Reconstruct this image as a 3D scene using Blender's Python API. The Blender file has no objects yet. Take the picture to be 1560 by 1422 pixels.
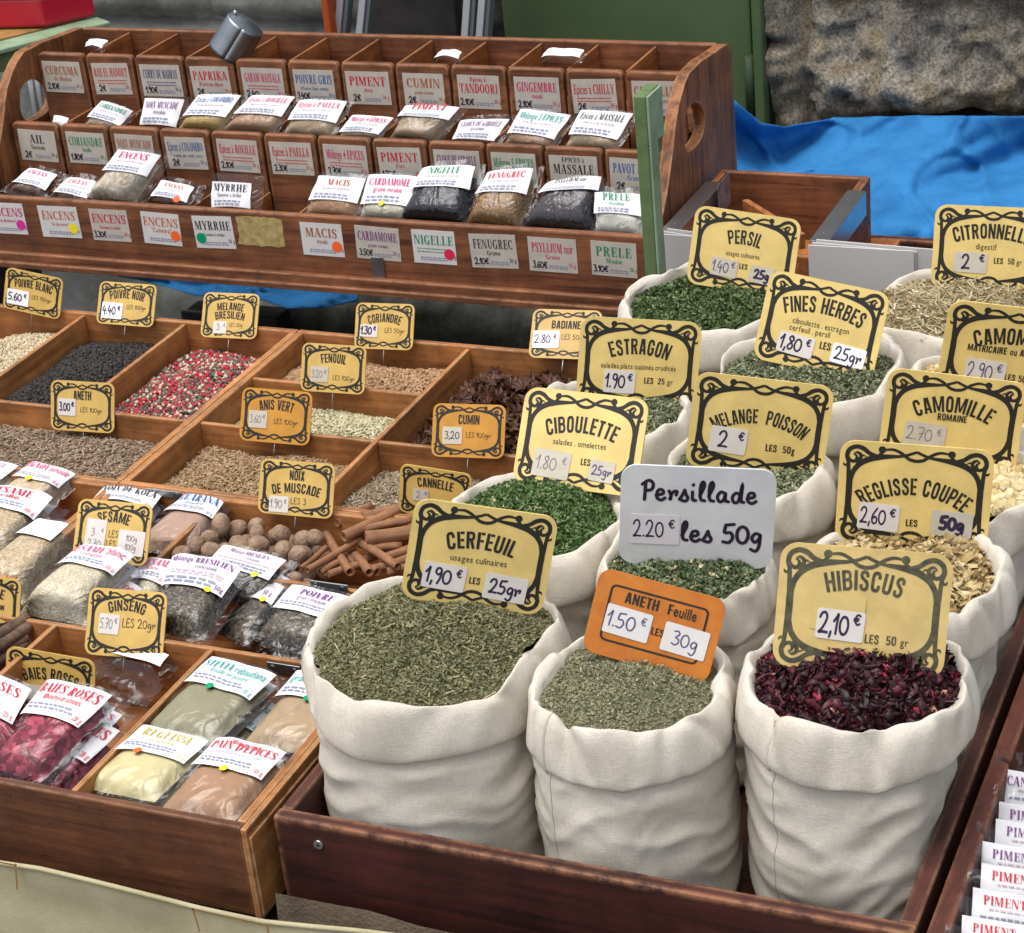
import bpy, math, random
import numpy as np
from mathutils import Matrix, Vector, noise
random.seed(7); RNG = np.random.default_rng(7)
SC = bpy.context.scene; COL = SC.collection
# ------------------------------------------------------------------ camera
# camera frame recovered from the vanishing points of the wooden trays
FPX = 3267.0
Xc = np.array([.91735308, .10034286, -.38522025]); Yc = np.array([.38747058, -.44694855, .80628999])
Zc = np.array([-.09126819, -.88891412, -.44888953])
R = np.array([Xc, Yc, Zc]); CAM = np.array([0, 0, 1.82])
cd = bpy.data.cameras.new('camera'); co = bpy.data.objects.new('camera', cd); COL.objects.link(co)
cd.sensor_fit = 'HORIZONTAL'; cd.sensor_width = 36; cd.lens = FPX / 1560 * 36
cd.clip_start = .05; cd.clip_end = 200
M4 = Matrix(((R[0, 0], -R[0, 1], -R[0, 2], CAM[0]), (R[1, 0], -R[1, 1], -R[1, 2], CAM[1]), (R[2, 0], -R[2, 1], -R[2, 2], CAM[2]), (0, 0, 0, 1)))
co.matrix_world = M4; SC.camera = co
cd.dof.use_dof = True; cd.dof.focus_distance = 1.95; cd.dof.aperture_fstop = 48
# ------------------------------------------------------------------ light
SUN_EL, SUN_AZ = math.radians(74), math.radians(215)
w = bpy.data.worlds.new('World'); SC.world = w; w.use_nodes = True
nt = w.node_tree; sky = nt.nodes.new('ShaderNodeTexSky'); sky.sky_type = 'NISHITA'; sky.sun_disc = False
sky.sun_elevation = SUN_EL; sky.sun_rotation = SUN_AZ; sky.air_density = 1.0; sky.dust_density = 4.0; sky.ozone_density = 1.0
hs_ = nt.nodes.new('ShaderNodeHueSaturation'); hs_.inputs['Saturation'].default_value = .35  # a hazy white overcast
nt.links.new(sky.outputs[0], hs_.inputs['Color']); nt.links.new(hs_.outputs[0], nt.nodes['Background'].inputs[0]); nt.nodes['Background'].inputs[1].default_value = .14
sl = bpy.data.lights.new('sun', 'SUN'); sl.energy = 1.2; sl.angle = math.radians(50); sl.color = (1, .97, .92)
so = bpy.data.objects.new('sun', sl); COL.objects.link(so)
sd = Vector((math.sin(SUN_AZ) * math.cos(SUN_EL), math.cos(SUN_AZ) * math.cos(SUN_EL), math.sin(SUN_EL)))
so.rotation_euler = sd.to_track_quat('Z', 'Y').to_euler(); so.location = (0, 0, 4)
SC.view_settings.view_transform = 'Standard'; SC.view_settings.look = 'None'; SC.view_settings.exposure = .74; SC.view_settings.gamma = 1
SC.render.engine = 'CYCLES'
try:
    SC.cycles.use_denoising = True; SC.cycles.max_bounces = 8; SC.cycles.transparent_max_bounces = 24; SC.cycles.caustics_reflective = False; SC.cycles.caustics_refractive = False
except Exception: pass
# ------------------------------------------------------------------ measuring: where a sight line meets a real plane
def ray(px, py): return R @ np.array([(px - 780) / FPX, (py - 711) / FPX, 1.0])
def at(px, py, z):
    d = ray(px, py); return CAM + d * ((z - CAM[2]) / d[2])
def aty(px, py, y):
    d = ray(px, py); return CAM + d * ((y - CAM[1]) / d[1])
def atx(px, py, x):
    d = ray(px, py); return CAM + d * ((x - CAM[0]) / d[0])
def atp(px, py, p0, n):
    d = ray(px, py); return CAM + d * (((p0 - CAM) @ n) / (d @ n))
def nrm(v): return v / np.linalg.norm(v)
def ns(x, y, z=0.): return noise.noise(Vector((x, y, z)))
# ------------------------------------------------------------------ materials
MATS = {}
def node(nt, t, **k):
    n = nt.nodes.new(t)
    for a, b in k.items():
        if a.startswith('i_'): n.inputs[a[2:].replace('_', ' ')].default_value = b
        else: setattr(n, a, b)
    return n
def c4(c): return (c[0], c[1], c[2], 1)
def base_mat(name, col, rough=.7, spec=.5, metal=0):
    m = bpy.data.materials.new(name); m.use_nodes = True
    p = m.node_tree.nodes['Principled BSDF']
    p.inputs['Base Color'].default_value = c4(col); p.inputs['Roughness'].default_value = rough
    p.inputs['Metallic'].default_value = metal; p.inputs['Specular IOR Level'].default_value = spec
    return m, m.node_tree, p
def mat(name, col, rough=.7, spec=.3, metal=0, var=0, vscale=30, bump=0, bscale=200, col2=None):
    if name in MATS: return MATS[name]
    m, t, p = base_mat(name, col, rough, spec, metal)
    if var or col2 or bump: tc = node(t, 'ShaderNodeTexCoord')
    if var or col2:
        n = node(t, 'ShaderNodeTexNoise', i_Scale=vscale, i_Detail=6.0, i_Roughness=.65)
        t.links.new(tc.outputs['Object'], n.inputs['Vector'])
        r = node(t, 'ShaderNodeValToRGB')
        c2 = col2 or tuple(x * (1 - var) for x in col)
        r.color_ramp.elements[0].color = c4(c2); r.color_ramp.elements[1].color = c4(col)
        r.color_ramp.elements[0].position = .35; r.color_ramp.elements[1].position = .65
        t.links.new(n.outputs[0], r.inputs[0]); t.links.new(r.outputs[0], p.inputs['Base Color'])
    if bump:
        n = node(t, 'ShaderNodeTexNoise', i_Scale=bscale, i_Detail=4.0)
        t.links.new(tc.outputs['Object'], n.inputs['Vector'])
        b = node(t, 'ShaderNodeBump', i_Strength=bump, i_Distance=.002)
        t.links.new(n.outputs[0], b.inputs['Height']); t.links.new(b.outputs[0], p.inputs['Normal'])
    MATS[name] = m; return m
def wood(name, dark, light, axis='x', edge=None, rough=.58, ew=.0035, stain=.5):
    """varnished wood: grain stretched along one axis, blotchy stain, rubbed edges"""
    if name in MATS: return MATS[name]
    m, t, p = base_mat(name, dark, rough, .4)
    L = t.links.new
    tc = node(t, 'ShaderNodeTexCoord'); mp = node(t, 'ShaderNodeMapping')
    s = {'x': (5, 90, 90), 'y': (90, 5, 90), 'z': (90, 90, 5)}[axis]; mp.inputs['Scale'].default_value = s
    L(tc.outputs['Object'], mp.inputs[0])
    g = node(t, 'ShaderNodeTexNoise', i_Scale=1.0, i_Detail=8.0, i_Roughness=.7, i_Distortion=.6); L(mp.outputs[0], g.inputs['Vector'])
    b = node(t, 'ShaderNodeTexNoise', i_Scale=16.0, i_Detail=8.0, i_Roughness=.72); L(tc.outputs['Object'], b.inputs['Vector'])
    r = node(t, 'ShaderNodeValToRGB'); r.color_ramp.elements[0].color = c4(dark); r.color_ramp.elements[1].color = c4(light)
    r.color_ramp.elements[0].position = .36; r.color_ramp.elements[1].position = .62; L(g.outputs[0], r.inputs[0])
    dk = r.color_ramp.elements.new(.3); dk.color = c4([q * .45 for q in dark])
    r2 = node(t, 'ShaderNodeValToRGB'); r2.color_ramp.elements[0].color = (stain, stain, stain, 1); r2.color_ramp.elements[1].color = (1.15, 1.1, 1.05, 1)
    r2.color_ramp.elements[0].position = .35; r2.color_ramp.elements[1].position = .65; L(b.outputs[0], r2.inputs[0])
    mx = node(t, 'ShaderNodeMix', data_type='RGBA', blend_type='MULTIPLY'); mx.inputs[0].default_value = 1
    L(r.outputs[0], mx.inputs[6]); L(r2.outputs[0], mx.inputs[7]); out = mx.outputs[2]
    if edge:
        bv = node(t, 'ShaderNodeBevel', samples=4); bv.inputs['Radius'].default_value = ew
        ge = node(t, 'ShaderNodeNewGeometry'); dt = node(t, 'ShaderNodeVectorMath', operation='DOT_PRODUCT')
        L(bv.outputs[0], dt.inputs[0]); L(ge.outputs['True Normal'], dt.inputs[1])
        en = node(t, 'ShaderNodeTexNoise', i_Scale=55.0, i_Detail=5.0, i_Roughness=.7); L(tc.outputs['Object'], en.inputs['Vector'])
        a = node(t, 'ShaderNodeMapRange'); a.inputs[1].default_value = .997; a.inputs[2].default_value = .92; L(dt.outputs['Value'], a.inputs[0])
        a2 = node(t, 'ShaderNodeMapRange'); a2.inputs[1].default_value = .36; a2.inputs[2].default_value = .56; L(en.outputs[0], a2.inputs[0])
        mu = node(t, 'ShaderNodeMath', operation='MULTIPLY'); L(a.outputs[0], mu.inputs[0]); L(a2.outputs[0], mu.inputs[1])
        m2 = node(t, 'ShaderNodeMix', data_type='RGBA'); L(mu.outputs[0], m2.inputs[0]); L(out, m2.inputs[6]); m2.inputs[7].default_value = c4(edge); out = m2.outputs[2]
    L(out, p.inputs['Base Color'])
    bp = node(t, 'ShaderNodeBump', i_Strength=.25, i_Distance=.001); L(g.outputs[0], bp.inputs['Height']); L(bp.outputs[0], p.inputs['Normal'])
    rr = node(t, 'ShaderNodeMapRange'); rr.inputs[3].default_value = rough - .12; rr.inputs[4].default_value = rough + .2; L(b.outputs[0], rr.inputs[0]); L(rr.outputs[0], p.inputs['Roughness'])
    MATS[name] = m; return m
TL_, TD_ = (.44, .185, .058), (.24, .088, .025)
W_TX = wood('tray_wood_x', TD_, TL_, 'x', (.50, .30, .15)); W_TY = wood('tray_wood_y', (.29, .108, .030), (.50, .225, .072), 'y', (.50, .30, .15))
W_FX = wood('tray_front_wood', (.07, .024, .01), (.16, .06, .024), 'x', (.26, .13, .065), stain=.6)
W_RX = wood('rack_wood_x', (.10, .031, .013), (.25, .094, .038), 'x', (.36, .18, .085)); W_RY = wood('rack_wood_y', (.22, .068, .018), (.42, .155, .044), 'y', (.32, .16, .07))
W_RP = wood('rack_panel_wood', (.11, .038, .015), (.34, .135, .047), 'z', (.34, .18, .08), ew=.005, stain=.4)
W_DX = wood('sack_tray_wood_x', (.022, .0045, .004), (.065, .013, .009), 'x', (.34, .15, .07), ew=.009); W_DY = wood('sack_tray_wood_y', (.03, .008, .006), (.085, .024, .014), 'y', (.22, .11, .06), ew=.004)
W_TBL = wood('table_wood', (.05, .04, .03), (.1, .08, .06), 'x')
def cloth_mat(name, col, col2, weave=900, wr=.9, bump=.28):
    if name in MATS: return MATS[name]
    m, t, p = base_mat(name, col, wr, .15); L = t.links.new
    p.inputs['Sheen Weight'].default_value = .0
    tc = node(t, 'ShaderNodeTexCoord')
    n = node(t, 'ShaderNodeTexNoise', i_Scale=14.0, i_Detail=7.0, i_Roughness=.65); L(tc.outputs['Object'], n.inputs['Vector'])
    r = node(t, 'ShaderNodeValToRGB'); r.color_ramp.elements[0].color = c4(col2); r.color_ramp.elements[1].color = c4(col)
    r.color_ramp.elements[0].position = .33; r.color_ramp.elements[1].position = .6; L(n.outputs[0], r.inputs[0]); L(r.outputs[0], p.inputs['Base Color'])
    wv = node(t, 'ShaderNodeTexNoise', i_Scale=float(weave), i_Detail=2.0); L(tc.outputs['Object'], wv.inputs['Vector'])
    w2 = node(t, 'ShaderNodeTexNoise', i_Scale=110.0, i_Detail=6.0, i_Roughness=.7, i_Distortion=.8); L(tc.outputs['Object'], w2.inputs['Vector'])
    ad = node(t, 'ShaderNodeMath', operation='ADD'); L(wv.outputs[0], ad.inputs[0]); L(w2.outputs[0], ad.inputs[1])
    b = node(t, 'ShaderNodeBump', i_Strength=bump, i_Distance=.0012); L(ad.outputs[0], b.inputs['Height']); L(b.outputs[0], p.inputs['Normal'])
    if weave > 800:
        for k, sc_ in enumerate(((110, 110, 1300), (800, 800, 110))):
            mp = node(t, 'ShaderNodeMapping'); mp.inputs['Scale'].default_value = sc_; L(tc.outputs['Object'], mp.inputs[0]); sn = node(t, 'ShaderNodeTexNoise', i_Scale=1.0, i_Detail=3.0); L(mp.outputs[0], sn.inputs['Vector'])
            mr = node(t, 'ShaderNodeMapRange'); mr.inputs[1].default_value = .3; mr.inputs[2].default_value = .7; mr.inputs[3].default_value = .925; mr.inputs[4].default_value = 1.045; L(sn.outputs[0], mr.inputs[0])
            mm = node(t, 'ShaderNodeMix', data_type='RGBA', blend_type='MULTIPLY'); mm.inputs[0].default_value = 1; src = p.inputs['Base Color'].links[0].from_socket; L(src, mm.inputs[6]); L(mr.outputs[0], mm.inputs[7]); L(mm.outputs[2], p.inputs['Base Color'])
            a3 = node(t, 'ShaderNodeMath', operation='ADD'); L(b.inputs['Height'].links[0].from_socket, a3.inputs[0]); L(sn.outputs[0], a3.inputs[1]); L(a3.outputs[0], b.inputs['Height'])
    MATS[name] = m; return m
CANVAS = cloth_mat('sack_canvas', (.62, .575, .495), (.525, .475, .39))
STITCH = mat('sack_stitch', (.50, .46, .38), .9)
TARP = cloth_mat('blue_tarp', (.034, .20, .46), (.02, .14, .36), 420, .75, .9)
CREAM = cloth_mat('cream_cloth', (.42, .375, .24), (.33, .29, .175), 700)
BURLAP = cloth_mat('burlap', (.16, .125, .085), (.075, .055, .04), 350, .95, .9)
STAIN = mat('tape_stain', (.30, .17, .05), .9, var=.4, vscale=80)
def film_mat():
    m = bpy.data.materials.new('clear_plastic'); m.use_nodes = True; t = m.node_tree; t.nodes.clear()
    o = node(t, 'ShaderNodeOutputMaterial'); mx = node(t, 'ShaderNodeMixShader'); tr = node(t, 'ShaderNodeBsdfTransparent'); g = node(t, 'ShaderNodeBsdfGlossy')
    tr.inputs[0].default_value = (.97, .975, .98, 1); g.inputs['Roughness'].default_value = .12; g.inputs[0].default_value = (.85, .87, .9, 1)
    fr = node(t, 'ShaderNodeFresnel'); fr.inputs[0].default_value = 1.48
    tc = node(t, 'ShaderNodeTexCoord'); n = node(t, 'ShaderNodeTexNoise', i_Scale=38.0, i_Detail=1.5, i_Distortion=2.4); t.links.new(tc.outputs['Object'], n.inputs['Vector'])
    b = node(t, 'ShaderNodeBump', i_Strength=.42, i_Distance=.006); t.links.new(n.outputs[0], b.inputs['Height'])
    for q in (g, fr): t.links.new(b.outputs[0], q.inputs['Normal'])
    ad = node(t, 'ShaderNodeMath', operation='MULTIPLY_ADD'); ad.inputs[1].default_value = 1.0; ad.inputs[2].default_value = .0; t.links.new(fr.outputs[0], ad.inputs[0])
    t.links.new(ad.outputs[0], mx.inputs[0]); t.links.new(tr.outputs[0], mx.inputs[1]); t.links.new(g.outputs[0], mx.inputs[2]); t.links.new(mx.outputs[0], o.inputs[0])
    return m
FILM = film_mat()
PAPER = mat('white_paper', (.72, .72, .74), .75, .2, var=.05, vscale=60)
CARD = mat('aged_label_card', (.50, .455, .395), .6, .3, var=.14, vscale=45)
CARD2 = mat('white_label_card', (.62, .60, .58), .6, .3, var=.1, vscale=45)
STICK = mat('price_sticker', (.66, .61, .57), .55, .3, var=.1, vscale=40)
STICKW = mat('white_price_sticker', (.80, .80, .82), .55, .3)
STICKG = mat('faded_price_sticker', (.54, .49, .40), .55, .3, var=.15, vscale=60)
STICKY = mat('yellowed_tape', (.60, .46, .17), .35, .5, var=.1, vscale=50)
YEL = {'pale': mat('pale_yellow_plastic', (.74, .55, .19), .42, .4, var=.2, vscale=28), 'worn': mat('worn_yellow_plastic', (.68, .50, .19), .45, .4, var=.26, vscale=30),
       'gold': mat('golden_plastic', (.65, .425, .115), .42, .4, var=.22, vscale=32), 'amber': mat('amber_plastic', (.58, .27, .03), .42, .4, var=.25, vscale=32),
       'tan': mat('tan_yellow_plastic', (.56, .36, .1), .42, .4, var=.15, vscale=25), 'orange': mat('orange_plastic', (.52, .175, .018), .45, .4, col2=(.40, .115, .012), vscale=35),
       'white': mat('white_plastic_sign', (.63, .645, .65), .4, .4, col2=(.52, .535, .55), vscale=18)}
INK = mat('black_ink', (.020, .018, .014), .55, .3); INKW = mat('worn_black_ink', (.045, .043, .03), .6, .3, col2=(.11, .10, .055), vscale=160)
PEN = mat('dark_violet_pen', (.03, .022, .055), .6); PENF = mat('faded_pen', (.22, .19, .2), .7); PENB = mat('blue_grey_pen', (.085, .075, .16), .6)
def ink(nm): return MATS[nm]
for nm, c in dict(red=(.50, .018, .035), magenta=(.52, .015, .13), green=(.015, .22, .09), blue=(.03, .10, .30), brown=(.36, .10, .025), orange=(.50, .13, .03), black=(.03, .025, .03),
                  violet=(.17, .04, .18), navy=(.04, .05, .16), teal=(.01, .30, .25), gold_ink=(.52, .40, .09), pinkred=(.62, .10, .18), micro=(.24, .25, .34), micro2=(.55, .42, .46),
                  dotorange=(.85, .13, .02), dotyellow=(.85, .68, .03), dotpink=(.62, .03, .30), dotgreen=(.0, .27, .11), dotred=(.66, .02, .07)).items(): mat(nm, c, .6, .2)
STEEL = mat('dull_steel', (.42, .43, .44), .4, .5, 1, var=.3, vscale=60); ALU = mat('aluminium', (.6, .63, .66), .32, .5, 1, var=.15, vscale=20); ALUD = mat('dark_aluminium', (.2, .21, .22), .45, .5, 1)
ZINC = mat('zinc_scoop', (.30, .33, .36), .42, .5, 1, var=.25, vscale=25, bump=.1, bscale=60)
# ------------------------------------------------------------------ object helpers
def tag(o, label=None, cat=None, group=None, kind=None):
    if label: o['label'] = label
    if cat: o['category'] = cat
    if group: o['group'] = group
    if kind: o['kind'] = kind
    return o
def empty(name, loc, label, cat, group=None):
    o = bpy.data.objects.new(name, None); o.empty_display_size = .02; o.location = [float(v) for v in loc]; COL.objects.link(o)
    return tag(o, label, cat, group)
def rootloc(p):
    l = Vector((0, 0, 0))
    while p: l += p.location; p = p.parent
    return np.array(l)
class MB:
    def __init__(s): s.v = []; s.f = []; s.m = []; s.n = 0; s.sm = []
    def add(s, vs, fs, mi=0, sm=False):
        vs = np.asarray(vs, float).reshape(-1, 3); s.v.append(vs)
        for f in fs: s.f.append([i + s.n for i in f]); s.m.append(mi); s.sm.append(sm)
        s.n += len(vs); return s
    def box(s, x0, x1, y0, y1, z0, z1, mi=0):
        return s.add([(x0, y0, z0), (x1, y0, z0), (x1, y1, z0), (x0, y1, z0), (x0, y0, z1), (x1, y0, z1), (x1, y1, z1), (x0, y1, z1)],
                     [(0, 3, 2, 1), (4, 5, 6, 7), (0, 1, 5, 4), (1, 2, 6, 5), (2, 3, 7, 6), (3, 0, 4, 7)], mi)
    def beam(s, a, b, wv, hv, mi=0):
        """a box from a to b with cross-section vectors wv, hv"""
        a, b, wv, hv = map(np.asarray, (a, b, wv, hv)); c = []
        for p in (a, b): c += [p, p + wv, p + wv + hv, p + hv]
        return s.add(c, [(0, 3, 2, 1), (4, 5, 6, 7), (0, 1, 5, 4), (1, 2, 6, 5), (2, 3, 7, 6), (3, 0, 4, 7)], mi)
    def grid(s, P, mi=0, wrap=False, sm=True):
        P = np.asarray(P); a, b = P.shape[:2]; f = []
        for i in range(a - 1):
            for j in range(b if wrap else b - 1):
                j2 = (j + 1) % b; f.append((i * b + j, i * b + j2, (i + 1) * b + j2, (i + 1) * b + j))
        return s.add(P.reshape(-1, 3), f, mi, sm)
    def tube(s, pts, r, seg=8, mi=0, cap=True):
        pts = np.asarray(pts, float); rings = []; rr = np.broadcast_to(np.asarray(r, float), (len(pts),))
        ref = np.array([.3, .2, .93])
        for i, p in enumerate(pts):
            d = nrm(pts[min(i + 1, len(pts) - 1)] - pts[max(i - 1, 0)]); u = np.cross(d, ref)
            if np.linalg.norm(u) < .05: u = np.cross(d, np.array([1, 0, 0.]))
            u = nrm(u); v = np.cross(d, u)
            a = np.arange(seg) / seg * 2 * np.pi; rings.append(p + rr[i] * (np.cos(a)[:, None] * u + np.sin(a)[:, None] * v))
        s.grid(rings, mi, True)
        if cap: k = s.n - len(pts) * seg; s.f += [list(range(k, k + seg))[::-1], list(range(s.n - seg, s.n))]; s.m += [mi, mi]; s.sm += [False, False]
        return s
    def prism(s, poly, fn, mi=0, mi_side=None):
        """poly of 2D points; fn(x,y,k) gives the point on the near (k=0) and far (k=1) face"""
        n = len(poly); a = [fn(x, y, 0) for x, y in poly]; b = [fn(x, y, 1) for x, y in poly]
        s.add(a + b, [list(range(n))], mi); k = s.n - 2 * n; ms = mi if mi_side is None else mi_side
        s.f.append([k + n + i for i in range(n)][::-1]); s.m.append(ms); s.sm.append(False)
        for i in range(n): s.f.append([k + i, k + n + i, k + n + (i + 1) % n, k + (i + 1) % n]); s.m.append(ms); s.sm.append(False)
        return s
    def build(s, name, mats, parent=None, bevel=0, flip=False):
        V = np.concatenate(s.v) if s.v else np.zeros((0, 3))
        V = V - rootloc(parent) if parent else V
        me = bpy.data.meshes.new(name); me.from_pydata(V.tolist(), [], s.f)
        for m in (mats if isinstance(mats, (list, tuple)) else [mats]): me.materials.append(m)
        me.polygons.foreach_set('material_index', s.m); me.polygons.foreach_set('use_smooth', s.sm); me.update()
        o = bpy.data.objects.new(name, me); COL.objects.link(o)
        if parent: o.parent = parent
        if bevel:
            b = o.modifiers.new('bevel', 'BEVEL'); b.width = bevel; b.segments = 2; b.limit_method = 'ANGLE'; b.angle_limit = .6
        return o
def bulk(name, V, F, mi, mats, parent=None, smooth=False):
    """numpy mesh: V (n,3), F (m,k)"""
    if parent is not None: V = V - rootloc(parent)
    me = bpy.data.meshes.new(name); k = F.shape[1]
    me.vertices.add(len(V)); me.vertices.foreach_set('co', V.astype(np.float32).ravel())
    me.loops.add(F.size); me.loops.foreach_set('vertex_index', F.astype(np.int32).ravel())
    me.polygons.add(len(F)); me.polygons.foreach_set('loop_start', np.arange(0, F.size, k, dtype=np.int32)); me.polygons.foreach_set('loop_total', np.full(len(F), k, np.int32))
    for m in mats: me.materials.append(m)
    me.polygons.foreach_set('material_index', np.asarray(mi, np.int32)); me.polygons.foreach_set('use_smooth', np.full(len(F), smooth))
    me.update(calc_edges=True); me.validate()
    o = bpy.data.objects.new(name, me); COL.objects.link(o)
    if parent: o.parent = parent
    return o
# ------------------------------------------------------------------ lettering (2D shapes: list of (verts, faces), cap height 1)
_fc = bpy.data.curves.new('glyph', 'FONT'); _fo = bpy.data.objects.new('glyph', _fc); COL.objects.link(_fo); _fc.resolution_u = 3
GL = {}
def glyph(ch, off=0.):
    k = (ch, off)
    if k not in GL:
        _fc.body = ch; _fc.offset = off; dg = bpy.context.evaluated_depsgraph_get(); dg.update()
        m = _fo.evaluated_get(dg).to_mesh(); v = np.array([(a.co.x, a.co.y) for a in m.vertices]).reshape(-1, 2) / .69; f = [tuple(p.vertices) for p in m.polygons]
        if len(v): x0, x1 = v[:, 0].min(), v[:, 0].max(); v[:, 0] -= x0; GL[k] = (v, f, x1 - x0)
        else: GL[k] = (v, f, .3)
        _fo.evaluated_get(dg).to_mesh_clear()
    return GL[k]
def strip(pts, wd, closed=False):
    """a 2D ribbon along pts with width wd (number or list)"""
    p = np.asarray(pts, float); n = len(p); w_ = np.broadcast_to(np.asarray(wd, float), (n,))
    d = (np.roll(p, -1, 0) - np.roll(p, 1, 0)) if closed else np.gradient(p, axis=0)
    d /= np.linalg.norm(d, axis=1)[:, None] + 1e-9; q = np.stack([-d[:, 1], d[:, 0]], 1) * w_[:, None] / 2
    v = np.concatenate([p + q, p - q]); m = n if closed else n - 1
    return v, [(i, n + i, n + (i + 1) % n, (i + 1) % n) for i in range(m)]
def smooth(pts, k=5):
    p = np.asarray(pts, float)
    if len(p) < 3: return p
    q = np.vstack([2 * p[0] - p[1], p, 2 * p[-1] - p[-2]]); out = []
    for i in range(1, len(q) - 2):
        for t in np.arange(k) / k:
            a, b, c, d = q[i - 1:i + 3]; out.append(.5 * (2 * b + (c - a) * t + (2 * a - 5 * b + 4 * c - d) * t * t + (3 * b - a - 3 * c + d) * t ** 3))
    out.append(p[-1]); return np.array(out)
def disc(c, r, n=10):
    a = np.arange(n) / n * 2 * np.pi; return np.stack([c[0] + r * np.cos(a), c[1] + r * np.sin(a)], 1), [tuple(range(n))]
def rect(x0, x1, y0, y1): return np.array([(x0, y0), (x1, y0), (x1, y1), (x0, y1)], float), [(0, 1, 2, 3)]
def ell(cx, cy, rx, ry, a0, a1, n=14):
    a = np.radians(np.linspace(a0, a1, n)); return np.stack([cx + rx * np.cos(a), cy + ry * np.sin(a)], 1)
HAND = {  # pen strokes, baseline 0, height 1
 '0': [ell(.28, .45, .26, .44, 80, 450)], '1': [[(0, .62), (.16, .85), (.24, 1), (.2, .5), (.18, 0)]], '2': [[(.02, .75), (.12, .95), (.32, 1), (.45, .8), (.38, .5), (.18, .15), (.02, 0), (.25, .03), (.55, .02)]],
 '3': [[(.05, .95), (.3, 1), (.42, .8), (.2, .55), (.42, .45), (.45, .2), (.25, 0), (.02, .08)]], '4': [[(.2, 1), (.02, .4), (.5, .4)], [(.36, .65), (.33, -.1)]],
 '5': [[(.12, .95), (.08, .55), (.35, .55), (.46, .3), (.3, .02), (.02, .05)], [(.12, .95), (.5, 1)]], '6': [[(.4, 1), (.12, .6), (.05, .25), (.2, 0), (.42, .1), (.42, .35), (.25, .45), (.07, .3)]],
 '7': [[(.02, .95), (.45, .95), (.2, 0)], [(.12, .5), (.4, .52)]], '8': [[(.4, .85), (.22, 1), (.08, .8), (.3, .52), (.42, .22), (.22, 0), (.05, .2), (.25, .52), (.42, .8), (.3, 1)]],
 '9': [[(.42, .75), (.25, .55), (.06, .7), (.15, .98), (.36, .95), (.42, .75), (.38, .3), (.25, -.05)]], ',': [[(.1, .08), (.04, -.18)]], '.': [[(.05, .02), (.09, .05)]],
 '€': [[(.5, .85), (.3, .95), (.12, .7), (.12, .3), (.3, .05), (.5, .15)], [(0, .58), (.38, .6)], [(0, .4), (.34, .42)]],
 'g': [[(.4, .5), (.2, .55), (.05, .3), (.2, .08), (.4, .3), (.42, .5), (.4, -.1), (.25, -.4), (.02, -.3)]], 'r': [[(.05, .5), (.15, .25), (.1, 0), (.2, .4), (.42, .5), (.4, .3)]],
 'n': [[(.05, .5), (.1, 0), (.2, .4), (.35, .45), (.4, .1), (.55, .05)]], 'l': [[(.05, .3), (.25, .8), (.2, 1.05), (.08, .8), (.1, .15), (.3, .05)]], 'e': [[(.02, .25), (.35, .35), (.3, .55), (.1, .5), (.05, .15), (.25, 0), (.45, .12)]],
 's': [[(.0, .08), (.13, .3), (.24, .58)], [(.24, .58), (.3, .36), (.4, .16), (.3, 0), (.1, .03)]], 'P': [[(.12, 0), (.16, .9)], [(0, .8), (.3, 1.02), (.52, .85), (.45, .55), (.2, .48)]], 'i': [[(.08, .5), (.1, .1), (.25, .05)], [(.1, .85), (.12, .88)]],
 'a': [[(.4, .48), (.2, .55), (.04, .3), (.15, .03), (.35, .15), (.42, .5), (.42, .12), (.58, .05)]], 'd': [[(.4, .45), (.2, .52), (.04, .28), (.15, .02), (.36, .15), (.5, 1.05), (.46, .15), (.6, .05)]],
 'L': [[(.06, 1), (.02, .03), (.42, .03)]], 'E': [[(.42, .97), (.06, .97), (.03, .03), (.42, .05)], [(.04, .52), (.34, .52)]], 'S': [[(.42, .85), (.25, 1), (.06, .8), (.38, .35), (.25, .02), (.02, .12)]], 'f': [[(.35, 1), (.15, .9), (.12, 0)], [(0, .5), (.3, .5)]],
 't': [[(.18, 1), (.15, .1), (.32, .05)], [(0, .65), (.35, .65)]], 'u': [[(.05, .5), (.08, .08), (.3, .1), (.38, .5), (.38, .1), (.5, .03)]], 'o': [ell(.2, .26, .17, .24, 80, 440)], ' ': []}
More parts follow.
